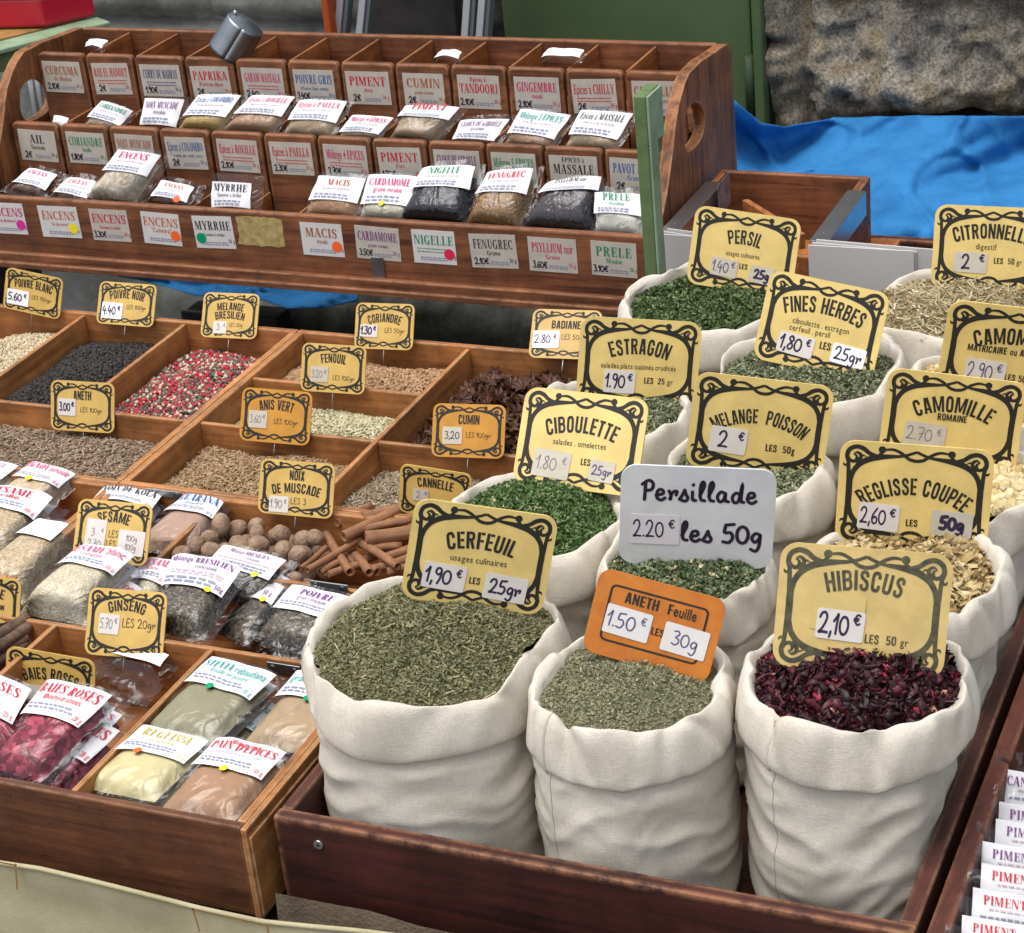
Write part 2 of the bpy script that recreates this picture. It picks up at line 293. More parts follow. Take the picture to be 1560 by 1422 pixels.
def serif_caps():
    W = .19; T = .055; out = {}
    def st(x, y0=0, y1=1, wd=W, b=True, t=True):
        r = [rect(x, x + wd, y0, y1)]
        if b: r.append(rect(x - .06, x + wd + .06, y0, y0 + T))
        if t: r.append(rect(x - .06, x + wd + .06, y1 - T, y1))
        return r
    def dg(x0, y0, x1, y1, wd): return [(np.array([(x0, y0), (x0 + wd, y0), (x1 + wd, y1), (x1, y1)]), [(0, 1, 2, 3)])]
    def bowl(cx, cy, rx, ry, a0, a1, wd=W):
        o = ell(cx, cy, rx, ry, a0, a1, 16); i = ell(cx, cy, rx - wd, ry - T, a0, a1, 16); return [(np.concatenate([o, i]), [(k, k + 1, 17 + k, 16 + k) for k in range(15)])]
    def h(x0, x1, y): return [rect(x0, x1, y, y + T)]
    def tick(x, y0, y1): return [rect(x, x + T, y0, y1)]
    s0 = .09
    out['I'] = (st(s0), .37); out['L'] = (st(s0) + h(s0, .62, 0) + tick(.575, 0, .33), .66)
    out['E'] = (st(s0) + h(s0, .62, 0) + h(s0, .6, 1 - T) + h(.2, .48, .48) + tick(.575, 0, .3) + tick(.55, .72, 1) + tick(.44, .36, .66), .66)
    out['F'] = (st(s0) + h(s0, .6, 1 - T) + h(.2, .48, .48) + tick(.55, .72, 1) + tick(.44, .36, .66), .62)
    out['T'] = (st(.24, t=False) + h(0, .67, 1 - T) + tick(0, .7, 1) + tick(.615, .7, 1), .69)
    out['H'] = (st(s0) + st(.53) + h(.2, .6, .48), .82); out['P'] = (st(s0) + bowl(.32, .74, .33, .26, -90, 90) + h(.2, .33, 1 - T) + h(.2, .33, .48), .68)
    out['B'] = (st(s0) + bowl(.33, .76, .29, .24, -90, 90) + bowl(.34, .27, .33, .27, -90, 90) + h(.2, .34, 1 - T) + h(.2, .34, .5) + h(.2, .34, 0), .70)
    out['R'] = (st(s0) + bowl(.32, .75, .31, .25, -90, 90) + h(.2, .33, 1 - T) + h(.2, .33, .5) + dg(.5, 0, .32, .5, W) + h(.5, .76, 0), .76)
    out['D'] = (st(s0) + bowl(.32, .5, .42, .5, -90, 90, .2) + h(.2, .33, 1 - T) + h(.2, .33, 0), .77)
    out['O'] = (bowl(.37, .5, .37, .51, 0, 360, .2), .76); out['Q'] = (bowl(.37, .5, .37, .51, 0, 360, .2) + dg(.6, -.2, .35, .15, .12), .76)
    out['C'] = (bowl(.37, .5, .37, .51, 50, 312, .2) + tick(.58, .68, 1) + tick(.58, .02, .2), .67); out['G'] = (bowl(.37, .5, .37, .51, 50, 312, .2) + tick(.58, .68, 1) + st(.5, 0, .45, .17, False) , .76)
    out['U'] = (st(s0, .28, 1, W, False) + st(.58, .28, 1, .07, False) + bowl(.37, .3, .28, .31, 180, 360, .15), .76)
    out['N'] = (st(s0 - .02, 0, 1, .06) + st(.64, 0, 1, .06, False) + dg(.54, 0, .07, 1, .18), .79); out['M'] = (st(s0 - .02, 0, 1, .06) + st(.68, 0, 1, .18) + dg(.36, .05, .07, 1, .18) + dg(.38, .05, .68, 1, .06), .97)
    out['A'] = (dg(.02, 0, .3, 1, .065) + dg(.5, 0, .26, 1, .2) + h(.14, .56, .3) + h(-.06, .18, 0) + h(.44, .78, 0), .74); out['V'] = (dg(.3, 0, .02, 1, .2) + dg(.36, 0, .62, 1, .065) + h(-.06, .3, 1 - T) + h(.54, .78, 1 - T), .74)
    out['X'] = (dg(.48, 0, .05, 1, .2) + dg(.04, 0, .52, 1, .065) + h(-.03, .24, 0) + h(.4, .74, 0) + h(-.02, .32, 1 - T) + h(.42, .7, 1 - T), .74); out['Y'] = (st(.26, 0, .5, W, True, False) + dg(.26, .45, .0, 1, .19) + dg(.38, .45, .6, 1, .065) + h(-.06, .28, 1 - T) + h(.5, .74, 1 - T), .70)
    out['Z'] = (dg(.04, 0, .42, 1, .2) + h(.04, .62, 0) + h(.06, .62, 1 - T) + tick(.57, 0, .3), .66); out['K'] = (st(s0) + dg(.2, .42, .56, 1, .065) + dg(.54, 0, .3, .55, .2) + h(.48, .8, 0) + h(.46, .72, 1 - T), .79)
    out['S'] = ([strip(smooth([(.5, .75), (.42, .93), (.26, .97), (.12, .86), (.14, .68), (.3, .53), (.44, .38), (.47, .17), (.34, .03), (.18, .03), (.06, .22)], 4), smooth([(.05, 0), (.06, 0), (.08, 0), (.15, 0), (.19, 0), (.2, 0), (.19, 0), (.15, 0), (.08, 0), (.06, 0), (.05, 0)], 4)[:, 0])] + tick(.49, .68, 1) + tick(.04, .02, .3), .6)
    return out
SERIF = serif_caps()
def cond_caps():
    o = {}; s = .185; t = .15
    R_ = rect
    def P(pts, w_=.175, k=4): return strip(smooth(pts, k), w_)
    st = R_(0, s, 0, 1); ub = P([(.15, .925), (.29, .925), (.40, .86), (.415, .73), (.40, .60), (.29, .535), (.15, .535)], .155)
    Cp = [(.425, .655), (.425, .79), (.36, .915), (.26, .93), (.15, .90), (.095, .76), (.09, .5), (.095, .24), (.15, .1), (.26, .07), (.36, .085), (.425, .21), (.425, .345)]
    O = strip(smooth([(.26, .93), (.37, .90), (.425, .76), (.43, .5), (.425, .24), (.37, .1), (.26, .07), (.15, .1), (.095, .24), (.09, .5), (.095, .76), (.15, .9), (.26, .93)], 3)[:-1], .175, True)
    o['A'] = [strip([(.095, 0), (.235, 1)], .18), strip([(.455, 0), (.315, 1)], .18), R_(.15, .4, .2, .33)]; o['B'] = [st, ub, P([(.15, .525), (.3, .525), (.42, .45), (.44, .3), (.42, .15), (.3, .075), (.15, .075)], .155)]
    o['C'] = [P(Cp)]; o['D'] = [st, P([(.15, .92), (.28, .92), (.40, .86), (.43, .7), (.43, .3), (.40, .14), (.28, .08), (.15, .08)])]
    o['E'] = [st, R_(s, .43, 0, t), R_(s, .43, 1 - t, 1), R_(s, .40, .43, .57)]; o['F'] = [st, R_(s, .42, 1 - t, 1), R_(s, .39, .43, .57)]; o['G'] = [P(Cp[:-1] + [(.43, .3), (.43, .48)]), R_(.27, .515, .39, .52)]
    o['H'] = [st, R_(.335, .335 + s, 0, 1), R_(s, .335, .43, .58)]; o['I'] = [st]; o['L'] = [st, R_(s, .41, 0, t)]; o['T'] = [R_(.125, .125 + s, 0, 1 - t), R_(0, .435, 1 - t, 1)]
    o['M'] = [R_(0, .165, 0, 1), R_(.545, .71, 0, 1), strip([(.13, 1), (.355, .08)], .13), strip([(.58, 1), (.355, .08)], .13)]; o['N'] = [R_(0, .165, 0, 1), R_(.36, .525, 0, 1), strip([(.09, 1), (.435, 0)], .16)]
    o['O'] = [O]; o['Q'] = [O, strip([(.28, .2), (.48, -.08)], .13)]; o['P'] = [st, P([(.15, .925), (.29, .925), (.41, .86), (.43, .7), (.41, .53), (.29, .46), (.15, .46)], .155)]; o['R'] = [st, ub, strip([(.27, .54), (.43, 0)], .18)]
    o['S'] = [P([(.415, .68), (.405, .85), (.26, .935), (.11, .85), (.105, .69), (.24, .55), (.39, .42), (.42, .24), (.36, .09), (.24, .065), (.11, .12), (.09, .31)], .17)]
    o['U'] = [P([(.09, 1), (.09, .6), (.09, .25), (.14, .1), (.26, .07), (.38, .1), (.43, .25), (.43, .6), (.43, 1)])]; o['V'] = [strip([(.095, 1), (.24, 0)], .18), strip([(.455, 1), (.31, 0)], .18)]
    o['X'] = [strip([(.095, 1), (.43, 0)], .18), strip([(.43, 1), (.095, 0)], .18)]; o['Y'] = [R_(.175, .355, 0, .45), strip([(.095, 1), (.26, .4)], .17), strip([(.435, 1), (.27, .4)], .17)]; o['Z'] = [R_(.02, .43, 0, t), R_(.02, .43, 1 - t, 1), strip([(.11, .1), (.34, .9)], .17)]; o['K'] = [st, strip([(.15, .4), (.42, 1)], .17), strip([(.24, .6), (.44, 0)], .18)]
    o['0'] = [O]; o['1'] = [R_(.16, .33, 0, 1), strip([(.05, .78), (.22, .95)], .13)]; o['2'] = [P([(.1, .7), (.13, .88), (.27, .93), (.41, .84), (.41, .66), (.27, .42), (.1, .12)], .165), R_(.02, .48, 0, .14)]; o['5'] = [P([(.1, .2), (.16, .09), (.29, .07), (.42, .2), (.42, .46), (.29, .58), (.13, .5)], .155), R_(.06, .2, .48, .95), R_(.06, .46, .87, 1)]
    return {k: (v, max(a[:, 0].max() for a, f in v)) for k, v in o.items()}
COND = cond_caps()
DIAC = {'É': 'E', 'À': 'A', 'È': 'E'}
def text(s, style='sans', pen=.14):
    """-> (list of (verts, faces)), width ; cap height 1"""
    x = 0; out = []
    for ch in s:
        if style == 'hand':
            if ch == ' ': x += .4; continue
            wd = 0
            for st in HAND.get(ch, HAND['o']):
                p = smooth(st, 4); out.append(strip(p + (x, 0), pen)); wd = max(wd, p[:, 0].max())
                out.append(disc(p[0] + (x, 0), pen / 2, 8)); out.append(disc(p[-1] + (x, 0), pen / 2, 8))
            x += wd + .13
        elif style == 'serif' and ch in SERIF:
            sh, adv = SERIF[ch]; out += [(v + (x, 0), f) for v, f in sh]; x += adv + .085
        elif style == 'cond' and ch in COND:
            sh, adv = COND[ch]; out += [(v + (x, 0), f) for v, f in sh]; x += adv + .085
        else:
            off = {'cond': .022, 'sans': .006, 'serif': .004, 'thin': 0}[style]; sx = {'cond': .62, 'sans': .85, 'serif': .72, 'thin': .8}[style]; gap = {'cond': .085, 'sans': .12, 'serif': .09, 'thin': .1}[style]
            if ch == ' ': x += .34; continue
            v, f, wd = glyph(ch, off)
            if len(v): out.append((v * (sx, 1) + (x, 0), f))
            x += wd * sx + gap
    return out, max(x - .08, .01)
def place(shapes, wd, cx, cy, height, maxw=None, arc=0., rot=0., squeeze=None):
    """scale to height, centre at cx, bend along an arc (arc = rise at the centre), rotate"""
    sx = height
    if maxw and wd * sx > maxw: sx = maxw / wd
    if squeeze: sx = squeeze / wd
    out = []; W2 = wd * sx / 2
    ca, sa = math.cos(rot), math.sin(rot)
    Rr = (W2 * W2 + arc * arc) / (2 * arc) if abs(arc) > 1e-6 else None
    for v, f in shapes:
        X = v[:, 0] * sx - W2; Y = v[:, 1] * height
        if Rr:
            mid = (X.min() + X.max()) / 2; a = mid / Rr; dx = X - mid
            nx = (Rr + Y) * math.sin(a) + dx * math.cos(a); ny = (Rr + Y) * math.cos(a) - dx * math.sin(a) - Rr
            X, Y = nx, ny
        out.append((np.stack([cx + X * ca - Y * sa, cy + X * sa + Y * ca], 1), f))
    return out
def ink_onto(mb, shapes, M, mi, off=0.):
    """M maps (n,2) design points and a lift to (n,3) world points"""
    for k, (v, f) in enumerate(shapes): mb.add(M(np.asarray(v), off + (k % 7) * 6e-6), f, mi)
# ------------------------------------------------------------------ setting
GROUND = mat('paving', (.16, .15, .14), .9, .2, var=.4, vscale=6, bump=.5, bscale=30)
o = MB().add([(-30, -30, 0), (30, -30, 0), (30, 30, 0), (-30, 30, 0)], [(0, 1, 2, 3)]).build('ground', GROUND); tag(o, kind='structure')
def stone_mat(c0=(.085, .076, .066), c1=(.52, .475, .40), mid=((.42, (.24, .21, .185, 1)), (.52, (.42, .385, .33, 1)), (.6, (.31, .255, .17, 1))), name='rough_stone'):
    m, t, p = base_mat(name, (.2, .18, .15), .92, .2); L = t.links.new
    tc = node(t, 'ShaderNodeTexCoord'); n1 = node(t, 'ShaderNodeTexNoise', i_Scale=7.0, i_Detail=9.0, i_Roughness=.7); n2 = node(t, 'ShaderNodeTexNoise', i_Scale=190.0, i_Detail=7.0, i_Roughness=.8); n3 = node(t, 'ShaderNodeTexNoise', i_Scale=2.6, i_Detail=4.0)
    for n in (n1, n2, n3): L(tc.outputs['Object'], n.inputs['Vector'])
    r = node(t, 'ShaderNodeValToRGB'); e = r.color_ramp.elements
    e[0].position = .30; e[0].color = c4(c0); e[1].position = .72; e[1].color = c4(c1)
    for ps, c in mid: q = e.new(ps); q.color = c
    L(n1.outputs[0], r.inputs[0])
    r2 = node(t, 'ShaderNodeValToRGB'); r2.color_ramp.elements[0].color = (.3, .29, .28, 1); r2.color_ramp.elements[1].color = (1.4, 1.38, 1.33, 1); r2.color_ramp.elements[0].position = .38; r2.color_ramp.elements[1].position = .62; L(n2.outputs[0], r2.inputs[0])
    mx = node(t, 'ShaderNodeMix', data_type='RGBA', blend_type='MULTIPLY'); mx.inputs[0].default_value = 1; L(r.outputs[0], mx.inputs[6]); L(r2.outputs[0], mx.inputs[7])
    r3 = node(t, 'ShaderNodeMapRange'); r3.inputs[1].default_value = .52; r3.inputs[2].default_value = .68; r3.inputs[4].default_value = .4; L(n3.outputs[0], r3.inputs[0])
    m2 = node(t, 'ShaderNodeMix', data_type='RGBA'); L(r3.outputs[0], m2.inputs[0]); L(mx.outputs[2], m2.inputs[6]); m2.inputs[7].default_value = (.07, .075, .035, 1)
    L(m2.outputs[2], p.inputs['Base Color']); b = node(t, 'ShaderNodeBump', i_Strength=.8, i_Distance=.008); L(n2.outputs[0], b.inputs['Height']); L(b.outputs[0], p.inputs['Normal'])
    return m
STONE = stone_mat()
STONE_L = mat('grey_weathered_stone', (.27, .27, .26), .92, .2, col2=(.12, .13, .11), vscale=9, bump=.8, bscale=90)
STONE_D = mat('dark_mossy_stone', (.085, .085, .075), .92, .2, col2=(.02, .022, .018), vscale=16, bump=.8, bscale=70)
WY = 3.22
def wall_patch(name, x0, x1, z0, z1, m, amp, f, joints, label, dents=(), step=.02, parent=None, WY=3.22):
    nx, nz = int((x1 - x0) / step) + 1, int((z1 - z0) / step) + 1; P = np.zeros((nz, nx, 3))
    for j in range(nz):
        for i in range(nx):
            x = x0 + (x1 - x0) * i / (nx - 1); z = z0 + (z1 - z0) * j / (nz - 1)
            d = (noise.fractal(Vector((x * f, 3.1, z * f)), .75, 2.1, 7) * amp + .012 * abs(ns(x * 22, z * 22, 3)))
            jx = 9
            for kind, a, b, c, wd in joints:   # mortar joints: 'h' at z=a from x=b..c, 'v' at x=a from z=b..c
                if kind == 'h' and b <= x <= c: jx = min(jx, abs(z - a - .012 * ns(x * 5, a)) / wd)
                if kind == 'v' and b <= z <= c: jx = min(jx, abs(x - a - .012 * ns(z * 5, a)) / wd)
            d -= .035 * math.exp(-jx * jx)
            for (dx, dz, rx, rz, dep) in dents: d -= dep * math.exp(-(((x - dx) / rx) ** 4 + ((z - dz) / rz) ** 2))
            P[j, i] = (x, WY - d, z)
    o = MB().grid(P[:, ::1]).build(name, m, parent); return o
pR = aty(1430, 163, WY); pJ = aty(1258, 100, WY)
STONE_B = stone_mat((.15, .13, .10), (.46, .41, .31), ((.42, (.25, .22, .175, 1)), (.52, (.36, .32, .25, 1)), (.6, (.33, .26, .15, 1))), 'beige_jamb_stone')
jt = [('v', pJ[0], .0, 1.5, .016), ('h', pR[2], pJ[0], .9, .018), ('h', aty(1400, 12, 3.12)[2] + .01, pJ[0], .9, .012), ('h', aty(1200, 60, 3.12)[2], -1.2, pJ[0], .010), ('v', aty(1345, 10, 3.12)[0], aty(1400, 12, 3.12)[2] + .01, 1.5, .010)]
sw = empty('stone_wall', (pJ[0], 3.12, .1), 'rough brown and grey rubble stone wall with a dark hollow, above the blue tarp', 'stone wall')
w1 = wall_patch('jamb_stones', aty(1168, 60, 3.1)[0], pJ[0], .1, 1.5, STONE_B, .05, 6., jt, '', step=.008, WY=3.12); w1.parent = sw; w1.matrix_parent_inverse = Matrix.Translation(-sw.location)
w2 = wall_patch('rubble_stones', pJ[0], .9, .1, 1.5, STONE, .075, 6., jt, '', dents=[(pR[0], pR[2], .085, .022, .14)], step=.008, WY=3.12); w2.parent = sw; w2.matrix_parent_inverse = Matrix.Translation(-sw.location)
sw2 = wall_patch('stone_wall', -4.2, -1.72, .1, 1.5, STONE_L, .02, 4., [('h', .86, -4, -1.72, .012), ('v', -2.05, .0, 1.5, .01), ('h', .42, -4, -1.72, .012)], '', step=.02)
tag(sw2, 'smoother pale grey stone wall behind the left end of the spice rack', 'stone wall')
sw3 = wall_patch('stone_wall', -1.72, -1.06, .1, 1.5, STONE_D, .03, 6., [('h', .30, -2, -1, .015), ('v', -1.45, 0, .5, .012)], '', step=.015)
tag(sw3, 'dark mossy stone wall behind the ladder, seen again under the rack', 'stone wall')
rows_, cols_ = 26, 90; P_ = np.zeros((rows_, cols_, 3))
for j in range(rows_):
    for i in range(cols_):
        x = -1.70 + .95 * i / (cols_ - 1); a = j / (rows_ - 1); nz = noise.fractal(Vector((x * 9, j * .35, 4)), .8, 2.1, 5)
        y, z = (2.78, .05 + (a / .55) * .50) if a < .55 else (2.78 + (a - .55) / .45 * .42, .55 + .02 * (a - .55))
        P_[j, i] = (x, y - .03 * nz, z + .025 * nz)
P2_ = P_.copy(); P2_[:, :, 0] = -2.75 + (P_[:, :, 0] + 1.70) * 1.08; P2_[:, :, 1] += .09; P2_[:, :, 2] *= 1.1
o = MB().grid(P2_).build('stone_ledge', STONE_L); tag(o, 'pale grey stone ledge under the left end of the rack', 'stone ledge')
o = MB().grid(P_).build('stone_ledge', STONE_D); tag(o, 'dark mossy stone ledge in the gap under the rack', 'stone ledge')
# green metal door
GREEN = mat('green_painted_metal', (.075, .115, .045), .55, .35, var=.14, vscale=9, bump=.12, bscale=300); GREEND = mat('dark_green_edge', (.035, .055, .025), .6, .3)
dl, dr_, db = aty(771, 0, 3.12), aty(1148, 0, 3.12), aty(1100, 170, 3.12)
d = empty('metal_door', (dl[0], 3.12, db[2] - .03), 'plain olive green metal door behind the right end of the spice rack', 'door')
MB().box(dl[0], dr_[0], 3.10, 3.135, db[2] - .02, 2.2).build('door_panel', GREEN, d, bevel=.003)
fr0, fr1 = aty(1150, 60, 3.1)[0], aty(1165, 60, 3.1)[0]
MB().box(fr0, fr1, 3.085, 3.16, db[2] - .02, 2.2).build('door_frame', GREEN, d, bevel=.003)
MB().box(dl[0] - .0, fr1 + .012, 3.08, 3.17, db[2] - .10, db[2] - .023).build('threshold', GREEN, d, bevel=.003)
MB().tube([(fr0 - .008, 3.092, db[2] + .01), (fr0 - .008, 3.092, db[2] + .1)], .008, 8).build('hinge', GREEND, d)
MB().box(fr1, fr1 + .003, 3.11, 3.2, db[2] - .02, 2.2).build('edge_strip', mat('shadow_gap', (.01, .01, .01), .9), d)  # black strip: the shade of the gap beside the frame, put in as colour
# aluminium stepladder and the panels behind the rack
la = empty('stepladder', aty(540, 60, 3.0), 'folded aluminium stepladder leaning behind the spice rack', 'ladder')
for a, b in (((516, -30), (505, 90)), ((550, -30), (538, 90)), ((708, -30), (700, 90)), ((731, -30), (722, 90))):
    A, B = aty(*a, 2.98), aty(*b, 2.98); kz = (A[2] - .55) / (A[2] - B[2]); A2, B2 = B + (A - B) * 6, A + (B - A) * kz
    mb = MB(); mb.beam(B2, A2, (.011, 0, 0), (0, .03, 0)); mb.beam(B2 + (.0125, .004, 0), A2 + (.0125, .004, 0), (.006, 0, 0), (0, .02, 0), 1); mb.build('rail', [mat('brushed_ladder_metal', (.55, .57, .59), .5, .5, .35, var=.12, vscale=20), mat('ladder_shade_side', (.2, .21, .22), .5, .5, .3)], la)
A = aty(520, -120, 2.99); B = aty(725, -120, 2.99); MB().beam(A, B, (0, .03, 0), (0, 0, .022)).build('rung', ALU, la)
A = aty(505, 130, 2.995); B = aty(710, 130, 2.995); MB().beam(A, B, (0, .03, 0), (0, 0, .022)).build('rung', ALU, la)
A, B = aty(566, 60, 3.1), aty(697, 60, 3.1)
o = MB().box(A[0], B[0], 3.1, 3.13, .56, 1.4).build('slate_panel', mat('dark_grey_slate', (.055, .05, .047), .75, .3, col2=(.025, .023, .022), vscale=14, bump=.3), None, .003); tag(o, 'dark grey slab standing between the ladder rails', 'panel')
A = aty(497, 30, 2.96); o = MB().box(A[0] - .006, A[0] + .006, 2.96, 2.99, .56, 1.4).build('orange_post', mat('orange_red_paint', (.40, .07, .015), .5), None, .002); tag(o, 'thin orange red post left of the ladder', 'post')
# ------------------------------------------------------------------ red tin on a green folding table, far left
TZ = .95
P1, P2 = at(-260, 148, TZ), at(157, 42, TZ); u = nrm(P2 - P1); v = np.array([-u[1], u[0], 0])
GPAINT = mat('pale_green_paint', (.26, .37, .24), .55, .3, col2=(.17, .25, .15), vscale=40); GPAINTD = mat('moss_green_paint', (.125, .19, .08), .6, .3, col2=(.09, .14, .06), vscale=50)
t = empty('folding_table', (P1[0], P1[1], 0), 'pale green folding table carrying the red tin', 'table')
MB().beam(P1 + (0, 0, -.03), P2 + (0, 0, -.03), v * .022, (0, 0, .03)).build('apron', [GPAINTD], t, .002)
MB().beam(P1 + (0, 0, .001) - v * .01, P2 + (0, 0, .001) - v * .01 + u * .01, v * .05, (0, 0, .008)).build('edge_slat', [GPAINT], t, .002)
mb = MB()
for k in range(6): mb.beam(P1 + v * (.052 + k * .062), P2 + v * (.052 + k * .062), v * .056, (0, 0, .009))
mb.build('tabletop', [mat('worn_table_board', (.40, .22, .07), .6, var=.5, vscale=30)], t, .002)
for a, b in (((40, 66), (62, 196)), ((48, 60), (72, 190))):
    A, B = aty(*a, P2[1] + .02), aty(*b, P2[1] + .05); MB().tube([A, A + (B - A) * ((A[2] - .61) / (A[2] - B[2]))], .009, 10).build('leg', ALU, t)
RED = mat('red_enamel', (.46, .012, .03), .28, .5, col2=(.40, .008, .025), vscale=10)
A, B, Cc = at(70, 43, TZ + .011), at(148, 25, TZ + .011), at(-70, 46, TZ + .011)
tn = empty('biscuit_tin', A, 'glossy red metal tin standing on the green table', 'tin')
MB().beam(A, B, Cc - A, (0, 0, .05)).build('tin_body', RED, tn, .006)
e1, e2 = nrm(B - A) * .002, nrm(Cc - A) * .002
MB().beam(A - e1 - e2 + (0, 0, .047), B + e1 - e2 + (0, 0, .047), Cc - A + 2 * e2, (0, 0, .004)).build('lid_rim', RED, tn, .0015)
MB().beam(A - e1 * .5 - e2 * .5 + (0, 0, .0515), B + e1 * .5 - e2 * .5 + (0, 0, .0515), Cc - A + e2, (0, 0, .05)).build('lid', RED, tn, .006)
# ------------------------------------------------------------------ tarps
def tarp(name, cols, ypos, label, folds, n=150, parent=None, rows=70):
    P = np.zeros((rows, n, 3)); xs = [c[0] for c in cols]
    for i in range(n):
        x = xs[0] + (xs[-1] - xs[0]) * i / (n - 1); t0 = np.interp(x, xs, [c[1] for c in cols]); b0 = np.interp(x, xs, [c[2] for c in cols])
        for j in range(rows):
            q = j / (rows - 1); y = ypos(q) + folds * (noise.fractal(Vector((x * .0042 + q * 1.3, q * 1.1, ypos(0))), 1., 2, 3)) + folds * .4 * abs(ns(x * .010 - q * 1.7, q * 1.3, 5)) + folds * .05 * abs(ns(x * .03 + q * 3.2, q * 3.5, 9)) - folds * .16 * max(0, 1 - 9 * abs(ns(x * .0075 + q * 1.4, q * 1.9 - x * .002, 12)))
            P[j, i] = aty(x, t0 + (b0 - t0) * q + 2.5 * ns(x * .02, 3.3) * (1 if j in (0, rows - 1) else 0), y)
    o = MB().grid(P).build(name, TARP); sd_ = o.modifiers.new('thick', 'SOLIDIFY'); sd_.thickness = .0015; tag(o, label, 'tarp'); return o
tarp('tarp', [(1060, 150, 390), (1118, 152, 390), (1160, 188, 390), (1195, 193, 390), (1270, 180, 390), (1400, 177, 390), (1620, 178, 392)], lambda q: 3.0 - .40 * q + .05 * math.sin(q * 6), 'bright blue tarpaulin draped in folds along the stone wall', .10)
tarp('tarp', [(180, 380, 420), (235, 380, 432), (300, 385, 452), (345, 385, 449), (400, 390, 458), (440, 390, 471), (500, 395, 468), (545, 400, 461)], lambda q: 2.72 - .04 * q, 'strip of blue tarpaulin hanging below the spice rack', .05, rows=16)
# dark crate under the hanging strip
A, B = aty(300, 462, 2.9), aty(445, 480, 2.9)
A, B = aty(300, 462, 2.74), aty(440, 478, 2.74)
o = MB().box(A[0], B[0], 2.70, 2.745, .1, A[2] + .004).box(A[0] - .004, B[0] + .004, 2.694, 2.6998, A[2] - .02, A[2] + .006).build('storage_crate', mat('black_plastic', (.012, .012, .012), .6), None, .004); tag(o, 'black crate in the dark under the hanging blue tarp', 'crate')
# ------------------------------------------------------------------ market table, front cloth, burlap
t = empty('market_table', (-.9, 1.85, 0), 'trestle table hidden under the trays and cloths', 'table')
MB().box(-2.1, -.83, 1.2, 2.10, .662, .69).build('tabletop', W_TBL, t, .003); MB().box(-.8298, -.02, 1.2, 2.58, .662, .69).build('tabletop', W_TBL, t, .003)
for x, y in ((-2.05, 1.25), (-.08, 1.25), (-2.05, 2.03), (-.82, 2.5), (-.08, 2.5)): MB().box(x, x + .05, y, y + .05, 0, .6615).build('leg', W_TBL, t, .003)
def hang(name, m, top, y0, zb, label, cat, amp=.006, n=90, rows=26, lean=.0):
    P = np.zeros((rows, n, 3)); xs = [a[0] for a in top]; tp = [aty(a[0], a[1], y0) for a in top]
    for i in range(n):
        k = i / (n - 1) * (len(tp) - 1); a = min(int(k), len(tp) - 2); q = tp[a] + (tp[a + 1] - tp[a]) * (k - a)
        for j in range(rows):
            r = j / (rows - 1); z = q[2] + (zb - q[2]) * r
            P[j, i] = (q[0], y0 - lean * r + amp * (noise.fractal(Vector((q[0] * 6, z * 4, y0)), 1, 2, 3)) * min(1, r * 4 + .3) + amp * .5 * ns(q[0] * 4, z * 22), z)
    mb = MB().grid(P); return mb, P, tag
mb, P, _ = hang('cloth', CREAM, [(-150, 1283), (0, 1313), (60, 1322), (200, 1356), (300, 1383), (400, 1405), (480, 1413), (560, 1421), (800, 1452), (1100, 1500)], 1.150, .30, '', '', rows=60)
hem = P[0] + np.array([0, -.0005, .0]); mb.tube(hem, .0022, 8, 0)
cl = empty('table_cloth', (P[0, 0, 0], 1.15, .3), 'cream cloth with brown tape stains hanging along the stall front', 'cloth'); mb.build('cloth_sheet', CREAM, cl)
mb = MB()
for a, b in (((22, 1316), (25, 1356)), ((292, 1384), (303, 1420)), ((405, 1408), (408, 1424))):
    A, B = aty(*a, 1.1425), aty(*b, 1.1425); q = np.array([.0022, 0, 0]); mb.add([A, A + q, B + q * .8, B], [(0, 1, 2, 3)])
A, B = aty(292, 1384, 1.1425), aty(405, 1409, 1.1425); mb.add([A, B, B - (0, 0, .0018), A - (0, 0, .0014)], [(0, 3, 2, 1)])
A, B = aty(-5, 1312, 1.1425), aty(22, 1317, 1.1425); mb.add([A, B, B - (0, 0, .0018), A - (0, 0, .0014)], [(0, 3, 2, 1)])
mb.build('tape_stain', STAIN, cl)
mb, P, _ = hang('burlap', BURLAP, [(418, 1362), (470, 1372), (560, 1388), (640, 1410), (720, 1427), (900, 1470)], 1.186, .45, '', '', amp=.008)
o = mb.build('burlap_cloth', BURLAP); tag(o, 'coarse grey brown burlap hanging under the dark sack tray', 'burlap')
